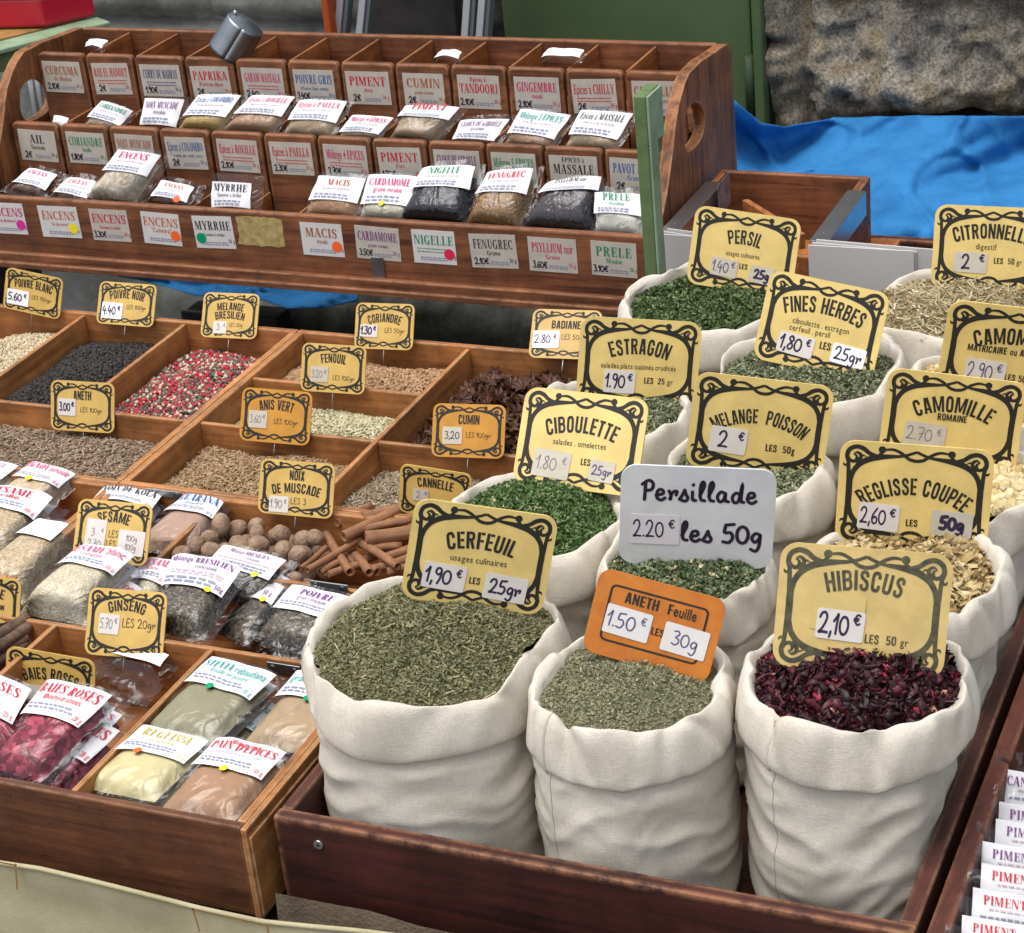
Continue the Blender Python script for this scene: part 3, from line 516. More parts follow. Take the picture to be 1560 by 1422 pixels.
# ------------------------------------------------------------------ wooden spice trays
RZ = .80
def tray(x0, x1, y0, y1, xd, yd, label, zf=.716, front=None, wall=.0085, sides='lrfb'):
    """xd: (x, ya, yb) dividers along y; yd: (y, xa, xb) dividers along x"""
    t = empty('spice_tray', ((x0 + x1) / 2, (y0 + y1) / 2, zf - .006), label, 'tray', 'hinged wooden spice trays')
    mb = MB(); mb.box(x0 + .0005, x1 - .0005, y0 + .0005, y1 - .0005, zf - .006, zf); mb.build('base_panel', W_TX, t)
    if 'f' in sides: MB().box(x0, x1, y0, y0 + wall, zf - .0065, RZ).build('front_wall', front or W_TX, t, .0018)
    if 'b' in sides: MB().box(x0, x1, y1 - wall, y1, zf - .0065, RZ).build('back_wall', W_TX, t, .0018)
    ya, yb = y0 + (wall + .0002 if 'f' in sides else 0), y1 - (wall + .0002 if 'b' in sides else 0)
    if 'l' in sides: MB().box(x0, x0 + wall, ya, yb, zf, RZ - .0006).build('side_wall', W_TY, t, .0018)
    if 'r' in sides: MB().box(x1 - wall, x1, ya, yb, zf, RZ - .0006).build('side_wall', W_TY, t, .0018)
    for x, a, b in xd: MB().box(x - .0028, x + .0028, a, b, zf, RZ - .0025).build('divider', W_TY, t, .0012)
    for y, a, b in yd: MB().box(a, b, y - .0028, y + .0028, zf, RZ - .0032).build('divider', W_TX, t, .0012)
    return t
t_bl = tray(-1.95, -1.2858, 1.7008, 2.122, [(-1.60, 1.866, 2.113), (-1.448, 1.866, 2.113)], [(1.863, -1.941, -1.2945)], 'wooden tray of white, black and mixed peppercorns at the back left')
t_br = tray(-1.2848, -.842, 1.7008, 2.122, [(-1.052, 1.709, 2.113)], [(1.985, -1.276, -1.055), (1.863, -1.276, -1.055), (1.863, -1.049, -.8507)], 'wooden tray of seeds and star anise at the back right, under the rack')
t_fl = tray(-1.95, -1.2858, 1.1845, 1.6998, [], [(1.43, -1.941, -1.31)], 'wooden tray of packeted sesame at the left edge', sides='lfbr')
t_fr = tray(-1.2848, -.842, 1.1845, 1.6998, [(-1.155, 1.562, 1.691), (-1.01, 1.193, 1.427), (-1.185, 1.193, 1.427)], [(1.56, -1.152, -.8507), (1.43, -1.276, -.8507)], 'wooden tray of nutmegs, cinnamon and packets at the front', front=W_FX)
for o in list(t_fl.children):
    if o.name.startswith('side_wall') and abs(o.data.vertices[0].co.x) < 1e9: pass
def bracket(parent, A, B, y):
    P, Q = aty(*A, y), aty(*B, y); mb = MB(); mb.box(P[0], Q[0], y - .002, y - .0002, Q[2], P[2])
    o = mb.build('bracket', STEEL, parent, .0006)
    for x in (P[0] + .006, Q[0] - .006):
        m2 = MB(); zc = (P[2] + Q[2]) / 2; a = np.arange(10) / 10 * 2 * np.pi
        m2.tube([(x, y - .002, zc), (x, y - .0032, zc)], .0032, 10); m2.box(x - .0022, x + .0022, y - .0034, y - .00325, zc - .0004, zc + .0004, 1); m2.build('screw', [ALUD, mat('screw_slot', (.02, .02, .02), .8)], o)
bracket(t_fr, (223, 743), (279, 760), 1.6911); bracket(t_fr, (473, 883), (532, 903), 1.5570); bracket(t_fr, (407, 1007), (460, 1030), 1.4270)
for (x_, z_) in ((-.86, .782), (-.86, .735), (-1.07, .788), (-1.0, .79), (-.915, .725), (-1.05, .73)):
    MB().tube([(x_, 1.1845, z_), (x_, 1.1838, z_)], .0011, 8).build('nail', mat('rusty_nail', (.05, .03, .02), .6), t_fr)
# moulding on the outer corner of the front tray
MB().box(-.8418, -.8365, 1.1835, 1.692, .706, .7992).box(-.8365, -.8345, 1.186, 1.69, .71, .790).build('corner_batten', W_TY, t_fr, .0015)
# ------------------------------------------------------------------ dark red tray that holds the sacks
sx0, sx1, sy0, sy1 = -.824, -.296, 1.206, 2.55
t = empty('sack_tray', ((sx0 + sx1) / 2, (sy0 + sy1) / 2, .695), 'dark red wooden tray holding the canvas sacks', 'tray')
MB().box(sx0, sx1, sy0, sy1, .694, .70).build('base_panel', W_DX, t)
MB().box(sx0, sx1, sy0, sy0 + .014, .7003, RZ).build('front_wall', W_DX, t, .0022); MB().box(sx0, sx1, sy1 - .014, sy1, .7003, RZ).build('back_wall', W_DX, t, .002)
MB().box(sx0, sx0 + .011, sy0 + .0142, sy1 - .0142, .7003, RZ - .001).build('side_wall', W_DY, t, .002); MB().box(sx1 - .014, sx1, sy0 + .0142, sy1 - .0142, .7003, RZ - .001).build('side_wall', W_DY, t, .002)
P = aty(486, 1286, sy0)
mb = MB(); mb.tube([P, P + (0, -.0018, 0)], .0042, 12); mb.tube([P + (0, -.0018, 0), P + (0, -.0021, 0)], .0014, 8, 1); mb.build('screw', [ALU, mat('screw_slot', (.02, .02, .02), .8)], t)
# tray at the right edge with packets standing in it
t = empty('packet_tray', (-.1, 1.6, .69), 'red brown wooden tray at the right edge full of standing packets', 'tray')
MB().box(-.288, .1, 1.1, 2.3, .694, .70).build('base_panel', W_DX, t)
MB().box(-.288, -.272, 1.1, 2.3, .7003, RZ + .001).build('side_wall', wood('red_tray_wood_y', (.045, .011, .007), (.135, .036, .018), 'y', (.26, .11, .05)), t, .0025)
MB().box(-.2718, .1, 1.1, 1.115, .7003, RZ - .01).build('front_wall', W_DX, t, .002)
# ------------------------------------------------------------------ tiered rack
RX0, RX1 = -1.870, -.889; PIT = (RX1 - RX0) / 12
rk = empty('spice_rack', ((RX0 + RX1) / 2, 2.45, .772), 'three tiered brown wooden rack of labelled spice compartments', 'rack')
RB = W_RX
prof = [(2.622, .7795), (2.622, 1.016), (2.612, 1.028), (2.60, 1.031), (2.556, 1.034), (2.497, 1.039), (2.453, 1.038), (2.434, 1.030), (2.416, 1.017), (2.40, 1.002), (2.389, .985), (2.379, .965), (2.366, .945), (2.349, .920), (2.333, .902), (2.316, .888), (2.298, .880), (2.297, .7795)]
holeP = [(2.428, .990), (2.445, .997), (2.472, .994), (2.492, .982), (2.501, .966), (2.497, .950), (2.476, .941), (2.440, .941), (2.425, .948), (2.42, .965)]
def panel_mesh(x0, x1):
    import bmesh
    bm = bmesh.new(); out = [bm.verts.new((0, y, z)) for y, z in prof]; hl = [bm.verts.new((0, y, z)) for y, z in smooth(holeP + holeP[:1], 3)[:-1]]
    eds = [bm.edges.new((l[i], l[(i + 1) % len(l)])) for l in (out, hl) for i in range(len(l))]
    bmesh.ops.triangle_fill(bm, use_beauty=True, use_dissolve=False, edges=eds)
    cy, cz = np.mean([p[0] for p in holeP]), np.mean([p[1] for p in holeP])
    ins = set(hl); bad = [f for f in bm.faces if all(v in ins for v in f.verts)]; bmesh.ops.delete(bm, geom=bad, context='FACES_ONLY')
    mb = MB(); V = [v.co.copy() for v in bm.verts]; bm.verts.index_update(); F = [[v.index for v in f.verts] for f in bm.faces]; n = len(V)
    mb.add([(x0, a.y, a.z) for a in V] + [(x1, a.y, a.z) for a in V], F + [[i + n for i in f][::-1] for f in F])
    for l in (out, hl):
        ix = [v.index for v in l]
        for i in range(len(ix)): a, b = ix[i], ix[(i + 1) % len(ix)]; mb.f.append([a, b, b + n, a + n]); mb.m.append(0); mb.sm.append(False)
    bm.free(); return mb
for x0, x1 in ((RX0 - .015, RX0 - .0005), (RX1 + .0005, RX1 + .0155)): panel_mesh(x0, x1).build('end_panel', W_RP, rk)
def plate(x0, x1, y, z0, z1, th, r=.007):
    pts = [(x0, z0), (x1, z0)] + [(x1 - r + r * math.cos(a), z1 - r + r * math.sin(a)) for a in np.linspace(0, np.pi / 2, 5)] + [(x0 + r + r * math.cos(a), z1 - r + r * math.sin(a)) for a in np.linspace(np.pi / 2, np.pi, 5)]
    return MB().prism(pts, lambda x, z, k: (x, y + th * k, z))
Y1, Y2, Y3, YB = 2.298, 2.388, 2.478, 2.60; Z1, Z2, Z3 = .880, .956, 1.0335
MB().box(RX0, RX1, Y1, Y1 + .011, .7795, Z1).build('front_board', W_RX, rk, .003)
MB().box(RX0 - .016, RX1 + .017, Y1 - .010, Y1 - .0003, .779, .800).box(RX0 - .016, RX1 + .017, Y1 - .016, Y1 - .0103, .779, .788).build('base_moulding', W_RX, rk, .002)
MB().box(RX0, RX1, Y1 + .0112, YB, .7795, .787).build('floor_board', W_RX, rk)
MB().box(RX0, RX1, Y2 + .011, YB, .872, .878).build('shelf_board', W_RX, rk); MB().box(RX0, RX1, Y3 + .011, YB, .948, .953).build('shelf_board', W_RX, rk)
MB().box(RX0, RX1, YB, YB + .010, .79, 1.031).build('back_board', W_RX, rk, .0022)
for i in range(12):
    xa, xb = RX0 + i * PIT + .0022, RX0 + (i + 1) * PIT - .0022
    plate(xa, xb, Y2, .80, Z2, .011).build('compartment_front', W_RX, rk, .0025); plate(xa, xb, Y3, .882, Z3 - .004, .011).build('compartment_front', W_RX, rk, .0025)
    if i:
        x = RX0 + i * PIT
        MB().box(x - .0016, x + .0016, Y3 + .0112, YB - .0002, .9532, Z3 - .007).build('divider', W_RY, rk, .001)
        MB().box(x - .0016, x + .0016, Y2 + .0112, Y3 - .0002, .8785, Z2 - .004).build('divider', W_RY, rk, .001)
        MB().box(x - .0016, x + .0016, Y1 + .0112, Y2 - .0002, .7892, Z1 - .006).build('divider', W_RY, rk, .001)
P = aty(575, 392, Y1); MB().box(P[0] - .009, P[0] + .009, Y1 - .0022, Y1 - .0002, P[2] - .0475, P[2] + .001).build('latch', STEEL, rk, .0008)
# support under the rack
t = empty('trestle', (-1.4, 2.45, 0), 'plain plank trestle carrying the spice rack', 'trestle')
MB().box(-2.05, -.86, 2.335, 2.60, .769, .7793).build('plank', W_RX, t, .002)
for x in (-2.04, -.902): MB().box(x, x + .04, 2.36, 2.56, 0, .7685).build('leg', W_TBL, t, .002)
# scrap of yellowed sticker on the front board
P = aty(397, 353, Y1); mb = MB(); n = 26; pts = []
for k in range(n): a = k / n * 2 * math.pi; q = 1 / max(abs(math.cos(a)) / .0345, abs(math.sin(a)) / .0205); q *= 1 + .16 * ns(math.cos(a) * 3, math.sin(a) * 3, 2); pts.append((P[0] + q * math.cos(a), P[2] + q * math.sin(a)))
mb.prism(pts, lambda x, z, k: (x, Y1 - .0006 + .0005 * k, z)); mb.build('torn_sticker', mat('torn_sticker_glue', (.45, .37, .16), .85, .2, col2=(.30, .2, .07), vscale=110), rk)
# labels on the rack: main line, second line, colour, price
LAB = {3: [('CURCUMA', 'de Madras', 'brown', '2.10€'), ('RAS EL HANOUT', '', 'red', '2€'), ('CURRY DE MADRAS', '', 'navy', '1.90€'), ('PAPRIKA', 'Poivron doux', 'red', '2€'), ('GARAM MASSALA', '', 'magenta', '2.40'), ('POIVRE GRIS', '(Poivre Noir moulu)', 'blue', '3.40€'),
           ('PIMENT', 'doux', 'red', '2€'), ('CUMIN', 'graine moulue', 'brown', '2€'), ('TANDOORI', 'Epices à', 'red', '2.10€'), ('GINGEMBRE', 'moulu', 'magenta', '2.10€'), ('Epices à CHILLY', '', 'red', '2€'), ('CANNELLE', 'Ceylan en poudre', 'brown', '2€')],
       2: [('AIL', 'Semoule', 'black', '2€'), ('CORIANDRE', 'feuille', 'green', '1.80€'), ('NOIX MUSCADE', 'moulue', 'brown', '2€'), ('Epices à COLOMBO', 'Curcuma, sel, cumin, curry', 'blue', '2€'), ('Epices à ROUILLE', '', 'red', '2.10€'), ('Epices à PAELLA', '', 'red', '2.30€'),
           ('Mélange 4 EPICES', '', 'magenta', '2.70€'), ('PIMENT', 'Fort', 'red', '1.90€'), ('CLOUS DE GIROFLE', '', 'violet', '2.50€'), ('Mélange 5 EPICES', 'CHINOIS', 'green', '2.10€'), ('MASSALE', 'EPICES à', 'black', '2€'), ('PAVOT BLEU', 'Graine', 'blue', '2€')],
       1: [('ENCENS', '"de Bethléem"', 'magenta', 'dotpink'), ('ENCENS', '"de Jérusalem"', 'orange', 'dotyellow'), ('ENCENS', 'Gomme à brûler', 'red', '3.30€'), ('ENCENS', '"Cathédral"', 'orange', 'dotorange'), ('MYRRHE', 'Gomme à brûler', 'black', 'dotgreen'), None,
           ('MACIS', 'moulu', 'brown', 'dotorange'), ('CARDAMOME', 'graine moulue', 'violet', '3.50€'), ('NIGELLE', '', 'green', 'dotred'), ('FENUGREC', 'Graine', 'black', '2.10€'), ('PSYLLIUM noir', 'Graine', 'magenta', '3.60€'), ('PRELE', 'Moulue', 'green', '3.10€')]}
def micro(mb, M, x0, x1, y, h, mi, off):
    x = x0
    while x < x1 - h:
        wd = random.uniform(1.2, 3.6) * h; mb.add(M(np.array([(x, y), (min(x + wd, x1), y), (min(x + wd, x1), y + h), (x, y + h)]), off), [(0, 1, 2, 3)], mi); x += wd + h * .8
LW, LH = .0635, .0455
for tier, (yy, zc) in {1: (Y1, .8475), 2: (Y2, .9235), 3: (Y3, .9955)}.items():
    for i, sp in enumerate(LAB[tier]):
        if not sp: continue
        title, sub, colr, price = sp; cx = RX0 + (i + .5) * PIT + random.uniform(-.0012, .0012) - (.006 if tier == 1 and i == 0 else 0); rot = random.gauss(0, .018); ca, sa = math.cos(rot), math.sin(rot)
        def M(p, off, cx=cx, zc=zc, yy=yy, ca=ca, sa=sa): return np.stack([cx + p[:, 0] * ca - p[:, 1] * sa, np.full(len(p), yy - .0007 - off), zc + p[:, 0] * sa + p[:, 1] * ca], 1)
        isdot = price.startswith('dot'); card = CARD2 if (isdot or title in ('MYRRHE', 'NIGELLE')) else CARD
        mats = [card, ink(colr), ink('micro'), PEN, ink(price) if isdot else STICKG]; mb = MB()
        hw, hh = LW / 2 + random.uniform(-.002, .001), LH / 2; q = np.array([(-hw, -hh), (hw, -hh), (hw, hh), (-hw, hh)])
        mb.add(np.concatenate([M(q, 0), M(q, -.0006)]), [(0, 1, 2, 3), (4, 7, 6, 5), (0, 4, 5, 1), (1, 5, 6, 2), (2, 6, 7, 3), (3, 7, 4, 0)], 0)
        two = title in ('TANDOORI', 'MASSALE')
        ty = .0035 if not two else -.001
        sh, wd = text(title, 'serif'); ink_onto(mb, place(sh, wd, 0, ty, .0125, LW * .87, squeeze=min(wd * .0125, LW * .86) if len(title) < 9 else LW * .88), M, 1, .0003)
        if sub: sh, wd = text(sub, 'serif'); ink_onto(mb, place(sh, wd, 0, ty - .0088 if not two else ty + .0155, .0062 if len(sub) < 13 else .0046, LW * .8), M, 1, .0003)
        else:
            for k in range(2): micro(mb, M, -.024, .024, -.003 - k * .0042, .0013, 1, .0003)
        for k in range(2): micro(mb, M, -.006 if not isdot else -.02, .020, -.0152 - k * .0028, .0016, 2, .0003)
        if isdot: v, f = disc((.021 if price != 'dotgreen' else -.021, -.0085), .0075, 18); mb.add(M(v, .0005), f, 4)
        else:
            v, f = rect(-.0285, -.008, -.0195, -.0065); mb.add(M(v, .0002), f, 4); sh, wd = text(price, 'hand', .2); ink_onto(mb, place(sh, wd, -.018, -.0175, .0085, .019), M, 3, .0005)
        sh, wd = text('50 g', 'serif'); ink_onto(mb, place(sh, wd, .0255, -.0145, .0052, .009), M, 1, .0003)
        mb.build('name_label', mats, rk)
# ------------------------------------------------------------------ green post, metal scoop, card box and paper bags
P = aty(964, 147, 2.2); Q = aty(983, 148, 2.2)
o = MB().box(P[0], Q[0], 2.2, 2.224, .66, P[2]).box(P[0] + .0002, Q[0] - .0002, 2.2242, 2.246, aty(995, 240, 2.22)[2], P[2] + .001).build('green_post', [GPAINTD], None, .0016)
mb = MB(); mb.box(Q[0] + .0002, Q[0] + .0035, 2.2003, 2.246, aty(995, 215, 2.22)[2], P[2] - .0003); mb.box(Q[0] + .0002, Q[0] + .0035, 2.2003, 2.2235, .66, aty(995, 215, 2.22)[2] - .0002)
fc = mb.build('face_board', [GPAINT], o, .001); tag(o, 'chipped pale green wooden post standing before the rack', 'post')
A = aty(347, 82, 2.50); B = A + (.030, .010, .040); ax = nrm(B - A); uu = nrm(np.cross(ax, (0, 0, 1))); vv = np.cross(uu, ax); rad = .028
P = [];
for s_ in np.linspace(0, 1, 14):
    a = np.linspace(0, 2 * np.pi, 29)
    lip = s_ * (B - A)[None, :] if s_ > 0 else np.zeros((1, 3))
    cut = np.clip(1 - s_ / .5, 0, 1) * .0
    P.append(A + lip + rad * (1 - .06 * s_) * (np.cos(a)[:, None] * uu + np.sin(a)[:, None] * vv))
sc = empty('metal_scoop', A, 'dull grey metal scoop lying mouth down on top of the rack', 'scoop')
mb = MB().grid(P); mb.build('bowl', ZINC, sc).modifiers.new('thick', 'SOLIDIFY').thickness = .0012
P2_ = [B + rad * .94 * k * (np.cos(a)[:, None] * uu + np.sin(a)[:, None] * vv) + ax * .007 * (1 - k * k) for k in (1, .8, .5, .2, .01)]; MB().grid(P2_).build('end_cap', ZINC, sc)
q = B + ax * .004 + vv * .02; MB().tube([q, q + ax * .004], .003, 8).build('rivet', ALU, sc)
bz = .893; bx0, bx1, by0, by1 = -.858, -.662, 2.285, 2.512
cb = empty('card_box', ((bx0 + bx1) / 2, 2.4, .80), 'open brown wooden box with aluminium strips behind the parsley sack', 'box')
BX = W_RX
MB().box(bx0, bx1, by1 - .009, by1, .806, bz).build('back_wall', BX, cb, .0018); MB().box(bx0, bx0 + .009, by0 + .0105, by1 - .0092, .806, bz - .001).build('side_wall', W_RY, cb, .0018); MB().box(bx1 - .011, bx1, by0 + .0105, by1 - .0092, .806, bz - .001).build('side_wall', W_RX, cb, .0018)
MB().box(bx0, bx1, by0, by0 + .010, .806, bz - .02).build('front_wall', W_RY, cb, .002); MB().box(bx0 - .005, bx1 + .035, by0 + .02, by1 + .01, .7995, .8058).build('base_board', W_RY, cb, .001)
def strip_al(x, sgn, y0, y1):
    MB().box(x, x + .017 * sgn if sgn > 0 else x - .0005, y0, y1, bz - .0004, bz + .0012) if 0 else None
    mb = MB(); a, b = sorted((x, x + .022 * sgn)); mb.box(a, b, y0, y1, bz - .0002, bz + .0014); e = x + .022 * sgn if sgn > 0 else x
    mb.box(b - .0001, b + .0014, y0, y1, bz - .030, bz + .0014); mb.build('metal_strip', ALU, cb, .0004)
    for yy in (y0 + .03, y1 - .03): MB().tube([(a + .009, yy, bz + .0014), (a + .009, yy, bz + .0022)], .0018, 8).build('screw', ALUD, cb)
strip_al(bx0 - .004, 1, 2.283, 2.46); strip_al(bx1 - .014, 1, 2.283, 2.455)
A = np.array([bx0 + .05, 2.44, .86]); o = MB().beam(A, A + (.10, -.09, -.006), (.006, .005, 0), (0, 0, .02)).build('wooden_slat', W_RY, None, .001); tag(o, 'loose wooden slat lying inside the open card box', 'slat')
A = np.array([bx0 + .024, 2.47, bz - .03]); mb = MB().beam(A, A + (.001, -.05, 0), (.0008, 0, 0), (0, 0, .042)); o = mb.build('postcard', mat('dark_postcard', (.25, .2, .22), .5, var=.6, vscale=60)); tag(o, 'small dark postcard standing in the open card box', 'card')
for (l, r, tp, bt, yy, lab, nm) in ((1004, 1064, 357, 420, 2.262, 'stack of white paper bags left of the parsley sign', 3), (1231, 1392, 374, 470, 2.262, 'stack of grey white paper bags behind the lemongrass sack', 3)):
    A, B = aty(l, tp, yy), aty(r, tp + (r - l) * .05, yy); C_ = aty(l, bt, yy); st_ = empty('paper_bag_stack', (A[0], yy, C_[2]), lab, 'paper bags')
    for k in range(nm): MB().beam(A + (.004 * k, .0032 * k, .0025 * k - .085), B + (.010 * k - .008 * (k % 2), .0032 * k, .0005 * k - .086 - .0025 * (k % 2)), (0, .0022, 0), (0, 0, .085)).build('paper_bag', mat('grey_white_paper', (.50, .49, .48), .8), st_)
# ------------------------------------------------------------------ canvas sacks
SACKS = {  # left px, right px, centre py, rim height
 'cerfeuil': (449, 876, 968, .908), 'aneth': (786, 1126, 1030, .905), 'hibiscus': (1115, 1493, 1018, .915), 'ciboulette': (655, 965, 785, .905), 'persillade': (897, 1190, 848, .905), 'reglisse': (1215, 1540, 862, .91),
 'estragon': (790, 1065, 622, .905), 'poisson': (1000, 1277, 702, .905), 'romaine': (1275, 1595, 722, .905), 'persil': (936, 1235, 448, .905), 'fines': (1075, 1395, 560, .91), 'matricaire': (1345, 1640, 590, .905), 'citronnelle': (1310, 1600, 462, .905)}
SK = {}
for k, (l, r, cy, zr) in SACKS.items():
    c = at((l + r) / 2, cy, zr); dep = (R.T @ (c - CAM))[2]; SK[k] = dict(c=c, r=(r - l) / 2 * dep / FPX, zr=zr)
TH = np.linspace(0, 2 * np.pi, 145)[:-1]
def limits(k, walls=False):
    s = SK[k]; lim = []
    for j, q in SK.items():
        if j == k: continue
        dx = q['c'][:2] - s['c'][:2]; D = np.linalg.norm(dx)
        if D < s['r'] + q['r'] + .004: lim.append((math.atan2(dx[1], dx[0]), D * s['r'] / (s['r'] + q['r']) - .0008))
    if walls:
        for ang, d_ in ((0, sx1 - .017 - s['c'][0]), (np.pi, s['c'][0] - sx0 - .013), (-np.pi / 2, s['c'][1] - sy0 - .017)): lim.append((ang, d_))
    return lim
def soft(r, lim, th, p=36):
    inv = np.full(th.shape, r ** -p)
    for a, d_ in lim:
        cs = np.cos(th - a); rr = np.where(cs > .05, d_ / np.maximum(cs, .05), 9); inv = inv + rr ** -p
    return inv ** (-1 / p)
RIM = smooth([(-.013, -.046), (-.006, -.0485), (-.0005, -.046), (.0012, -.038), (.0002, -.024), (-.0025, -.010), (-.0055, -.003), (-.0095, .0004), (-.0135, -.003), (-.0165, -.011), (-.0185, -.03), (-.021, -.06)], 3)
def sack(k, label, seed, seam=None, folds=1.0):
    s = SK[k]; c, r, zr = s['c'], s['r'], s['zr']; rf = soft(r, limits(k), TH); s['rf'] = rf; rb0 = soft(r - .0055, limits(k, True), TH)
    t = empty('canvas_sack', (c[0], c[1], .7003), label, 'sack', 'canvas sacks of herbs with rolled rims')
    ct, st_ = np.cos(TH), np.sin(TH); rnd = random.Random(seed)
    NB = 56; P = np.zeros((NB, len(TH), 3)); ztop = zr - .022
    for j in range(NB):
        q = j / (NB - 1)
        for i in range(len(TH)):
            a, b = ct[i], st_[i]; z = .7006 + (ztop - .7006) * q
            n1 = ns(a * 1.1 + seed, b * 1.1, z * 34 + 1.2 * ns(a * 1.6, b * 1.6, seed)); n2 = ns(a * 2.4, b * 2.4 + seed, z * 70 + 2 * ns(a * 2, b * 2, seed + 3))
            wr = .0026 * (1 - 2.6 * abs(n1)) - .001 + .0013 * n2 + .003 * ns(a * 1.3, b * 1.3 + 7, seed + z * 9)
            bulge = .965 + .035 * math.sin(math.pi * (q * .7 + .18)) - .5 * max(0, q - .79)
            rr = rb0[i] * bulge + wr * (1.0 if .02 < q else .3) * folds - (.012 * (1 - q / .08) ** 2 if q < .08 else 0)
            P[j, i] = (c[0] + rr * a, c[1] + rr * b, z)
    mb = MB().grid(P, 0, True); nV = len(TH); mb.add(P[0], [list(range(nV))[::-1]], 0); body = mb.build('sack_body', CANVAS, t)
    dents = [(rnd.uniform(0, 2 * math.pi), rnd.uniform(.05, .13), rnd.uniform(.002, .006)) for _ in range(8)] + [(rnd.uniform(-2.6, -.5), rnd.uniform(.09, .16), rnd.uniform(.006, .012))]
    def rimpt(i_th, dr, dz, ph):
        th = TH[i_th % len(TH)]; a, b = math.cos(th), math.sin(th)
        lo = ns(a * 1.2 + seed * 2.3, b * 1.2, 1.); mid = ns(a * 3 + seed, b * 3, 2.); ta_ = th - .9 * ph; tw = ns(2. * math.cos(ta_) + seed, 2. * math.sin(ta_), ph * 1.2); tb_ = th + .55 * ph; cr = max(0., 1 - 6.5 * abs(ns(1.7 * math.cos(tb_) + seed * 3, 1.7 * math.sin(tb_), 7 + ph * .5))) ; fine = ns(a * 9 + seed, b * 9, ph * 4)
        hs = 1 + .35 * lo + .18 * mid; dd = 0
        for (ta, tw_, dp) in dents:
            x = (th - ta + math.pi) % (2 * math.pi) - math.pi; x += (ph - .5) * .22 * (1 if dp > .006 else -1); dd += dp * math.exp(-(x / tw_) ** 2)
        top = math.sin(math.pi * min(1, max(0, ph))) ; rr = rf[i_th % len(TH)] + dr * hs + .0045 * lo + .0066 * tw * top - .0030 * cr * top + .0016 * fine * top + dd * top * (-.55 + .55 * min(1, max(0, (ph - .35) / .4)) ** 2)
        z = zr + dz * hs + .0095 * lo + .004 * mid + .0032 * tw * top - .0016 * cr * top - dd * top * .9
        return (c[0] + rr * a, c[1] + rr * b, z)
    P = np.array([[rimpt(i, dr, dz, j / (len(RIM) - 1)) for i in range(len(TH))] for j, (dr, dz) in enumerate(RIM)])
    nr = len(RIM); q_ = np.hypot(P[:, :, 0] - c[0], P[:, :, 1] - c[1]); cap_ = q_[int(nr * .08):int(nr * .5)].min(0) - .0045   # the lining stays inside the fold
    for j in range(int(nr * .72), nr): f_ = np.minimum(1, cap_ / q_[j]); P[j, :, 0] = c[0] + (P[j, :, 0] - c[0]) * f_; P[j, :, 1] = c[1] + (P[j, :, 1] - c[1]) * f_
    MB().grid(P, 0, True).build('rolled_rim', CANVAS, t); nr = len(RIM); q_ = np.hypot(P[:, :, 0] - c[0], P[:, :, 1] - c[1]); s['ri'] = np.minimum(q_[int(nr * .68):int(nr * .90)].max(0) + .001, q_[int(nr * .25):int(nr * .50)].min(0) - .005)
    if seam is not None:
        i0 = int((seam % 360) / 360 * len(TH)); pts = P[2:22, i0] + np.array([ct[i0], st_[i0], .3]) * -.0006
        mb = MB(); mb.tube(pts, [.0016 + .0005 * (q_ % 2) for q_ in range(len(pts))], 6); B = body.data.vertices; pb = np.array([np.array(B[j * nV + i0].co) + rootloc(t) for j in range(NB)]); mb2 = MB()
        mb.build('rim_seam', STITCH, t)
        pb = pb + np.array([ct[i0], st_[i0], 0]) * -.0001; mb2.tube(pb, .0005, 5); mb2.build('body_seam', mat('seam_thread', (.36, .32, .24), .9), t)
    return t
NAMES = {'cerfeuil': ('leftmost front canvas sack, filled with chervil, its thick rim rolled down', -158), 'aneth': ('front middle canvas sack of fine dill leaf under the orange sign', -118), 'hibiscus': ('front canvas sack of dark hibiscus petals beside the tray rail', -118), 'ciboulette': ('canvas sack of bright chives behind the chervil sack', None),
 'persillade': ('canvas sack of parsley mix under the white handwritten sign', None), 'reglisse': ('canvas sack of cut liquorice chips behind the hibiscus', None), 'estragon': ('canvas sack of tarragon beside the star anise compartment', None), 'poisson': ('canvas sack of fish herb mix behind the white sign', None),
 'romaine': ('canvas sack of roman chamomile flowers at the right edge', None), 'persil': ('back left canvas sack of parsley near the green post', None), 'fines': ('canvas sack of fines herbes in front of the parsley', None), 'matricaire': ('canvas sack under the german chamomile sign at the right edge', None), 'citronnelle': ('rear right canvas sack of straw coloured lemongrass', None)}
for n, (k, (lb, sm)) in enumerate(NAMES.items()): sack(k, lb, 1.7 * n + 2, sm)
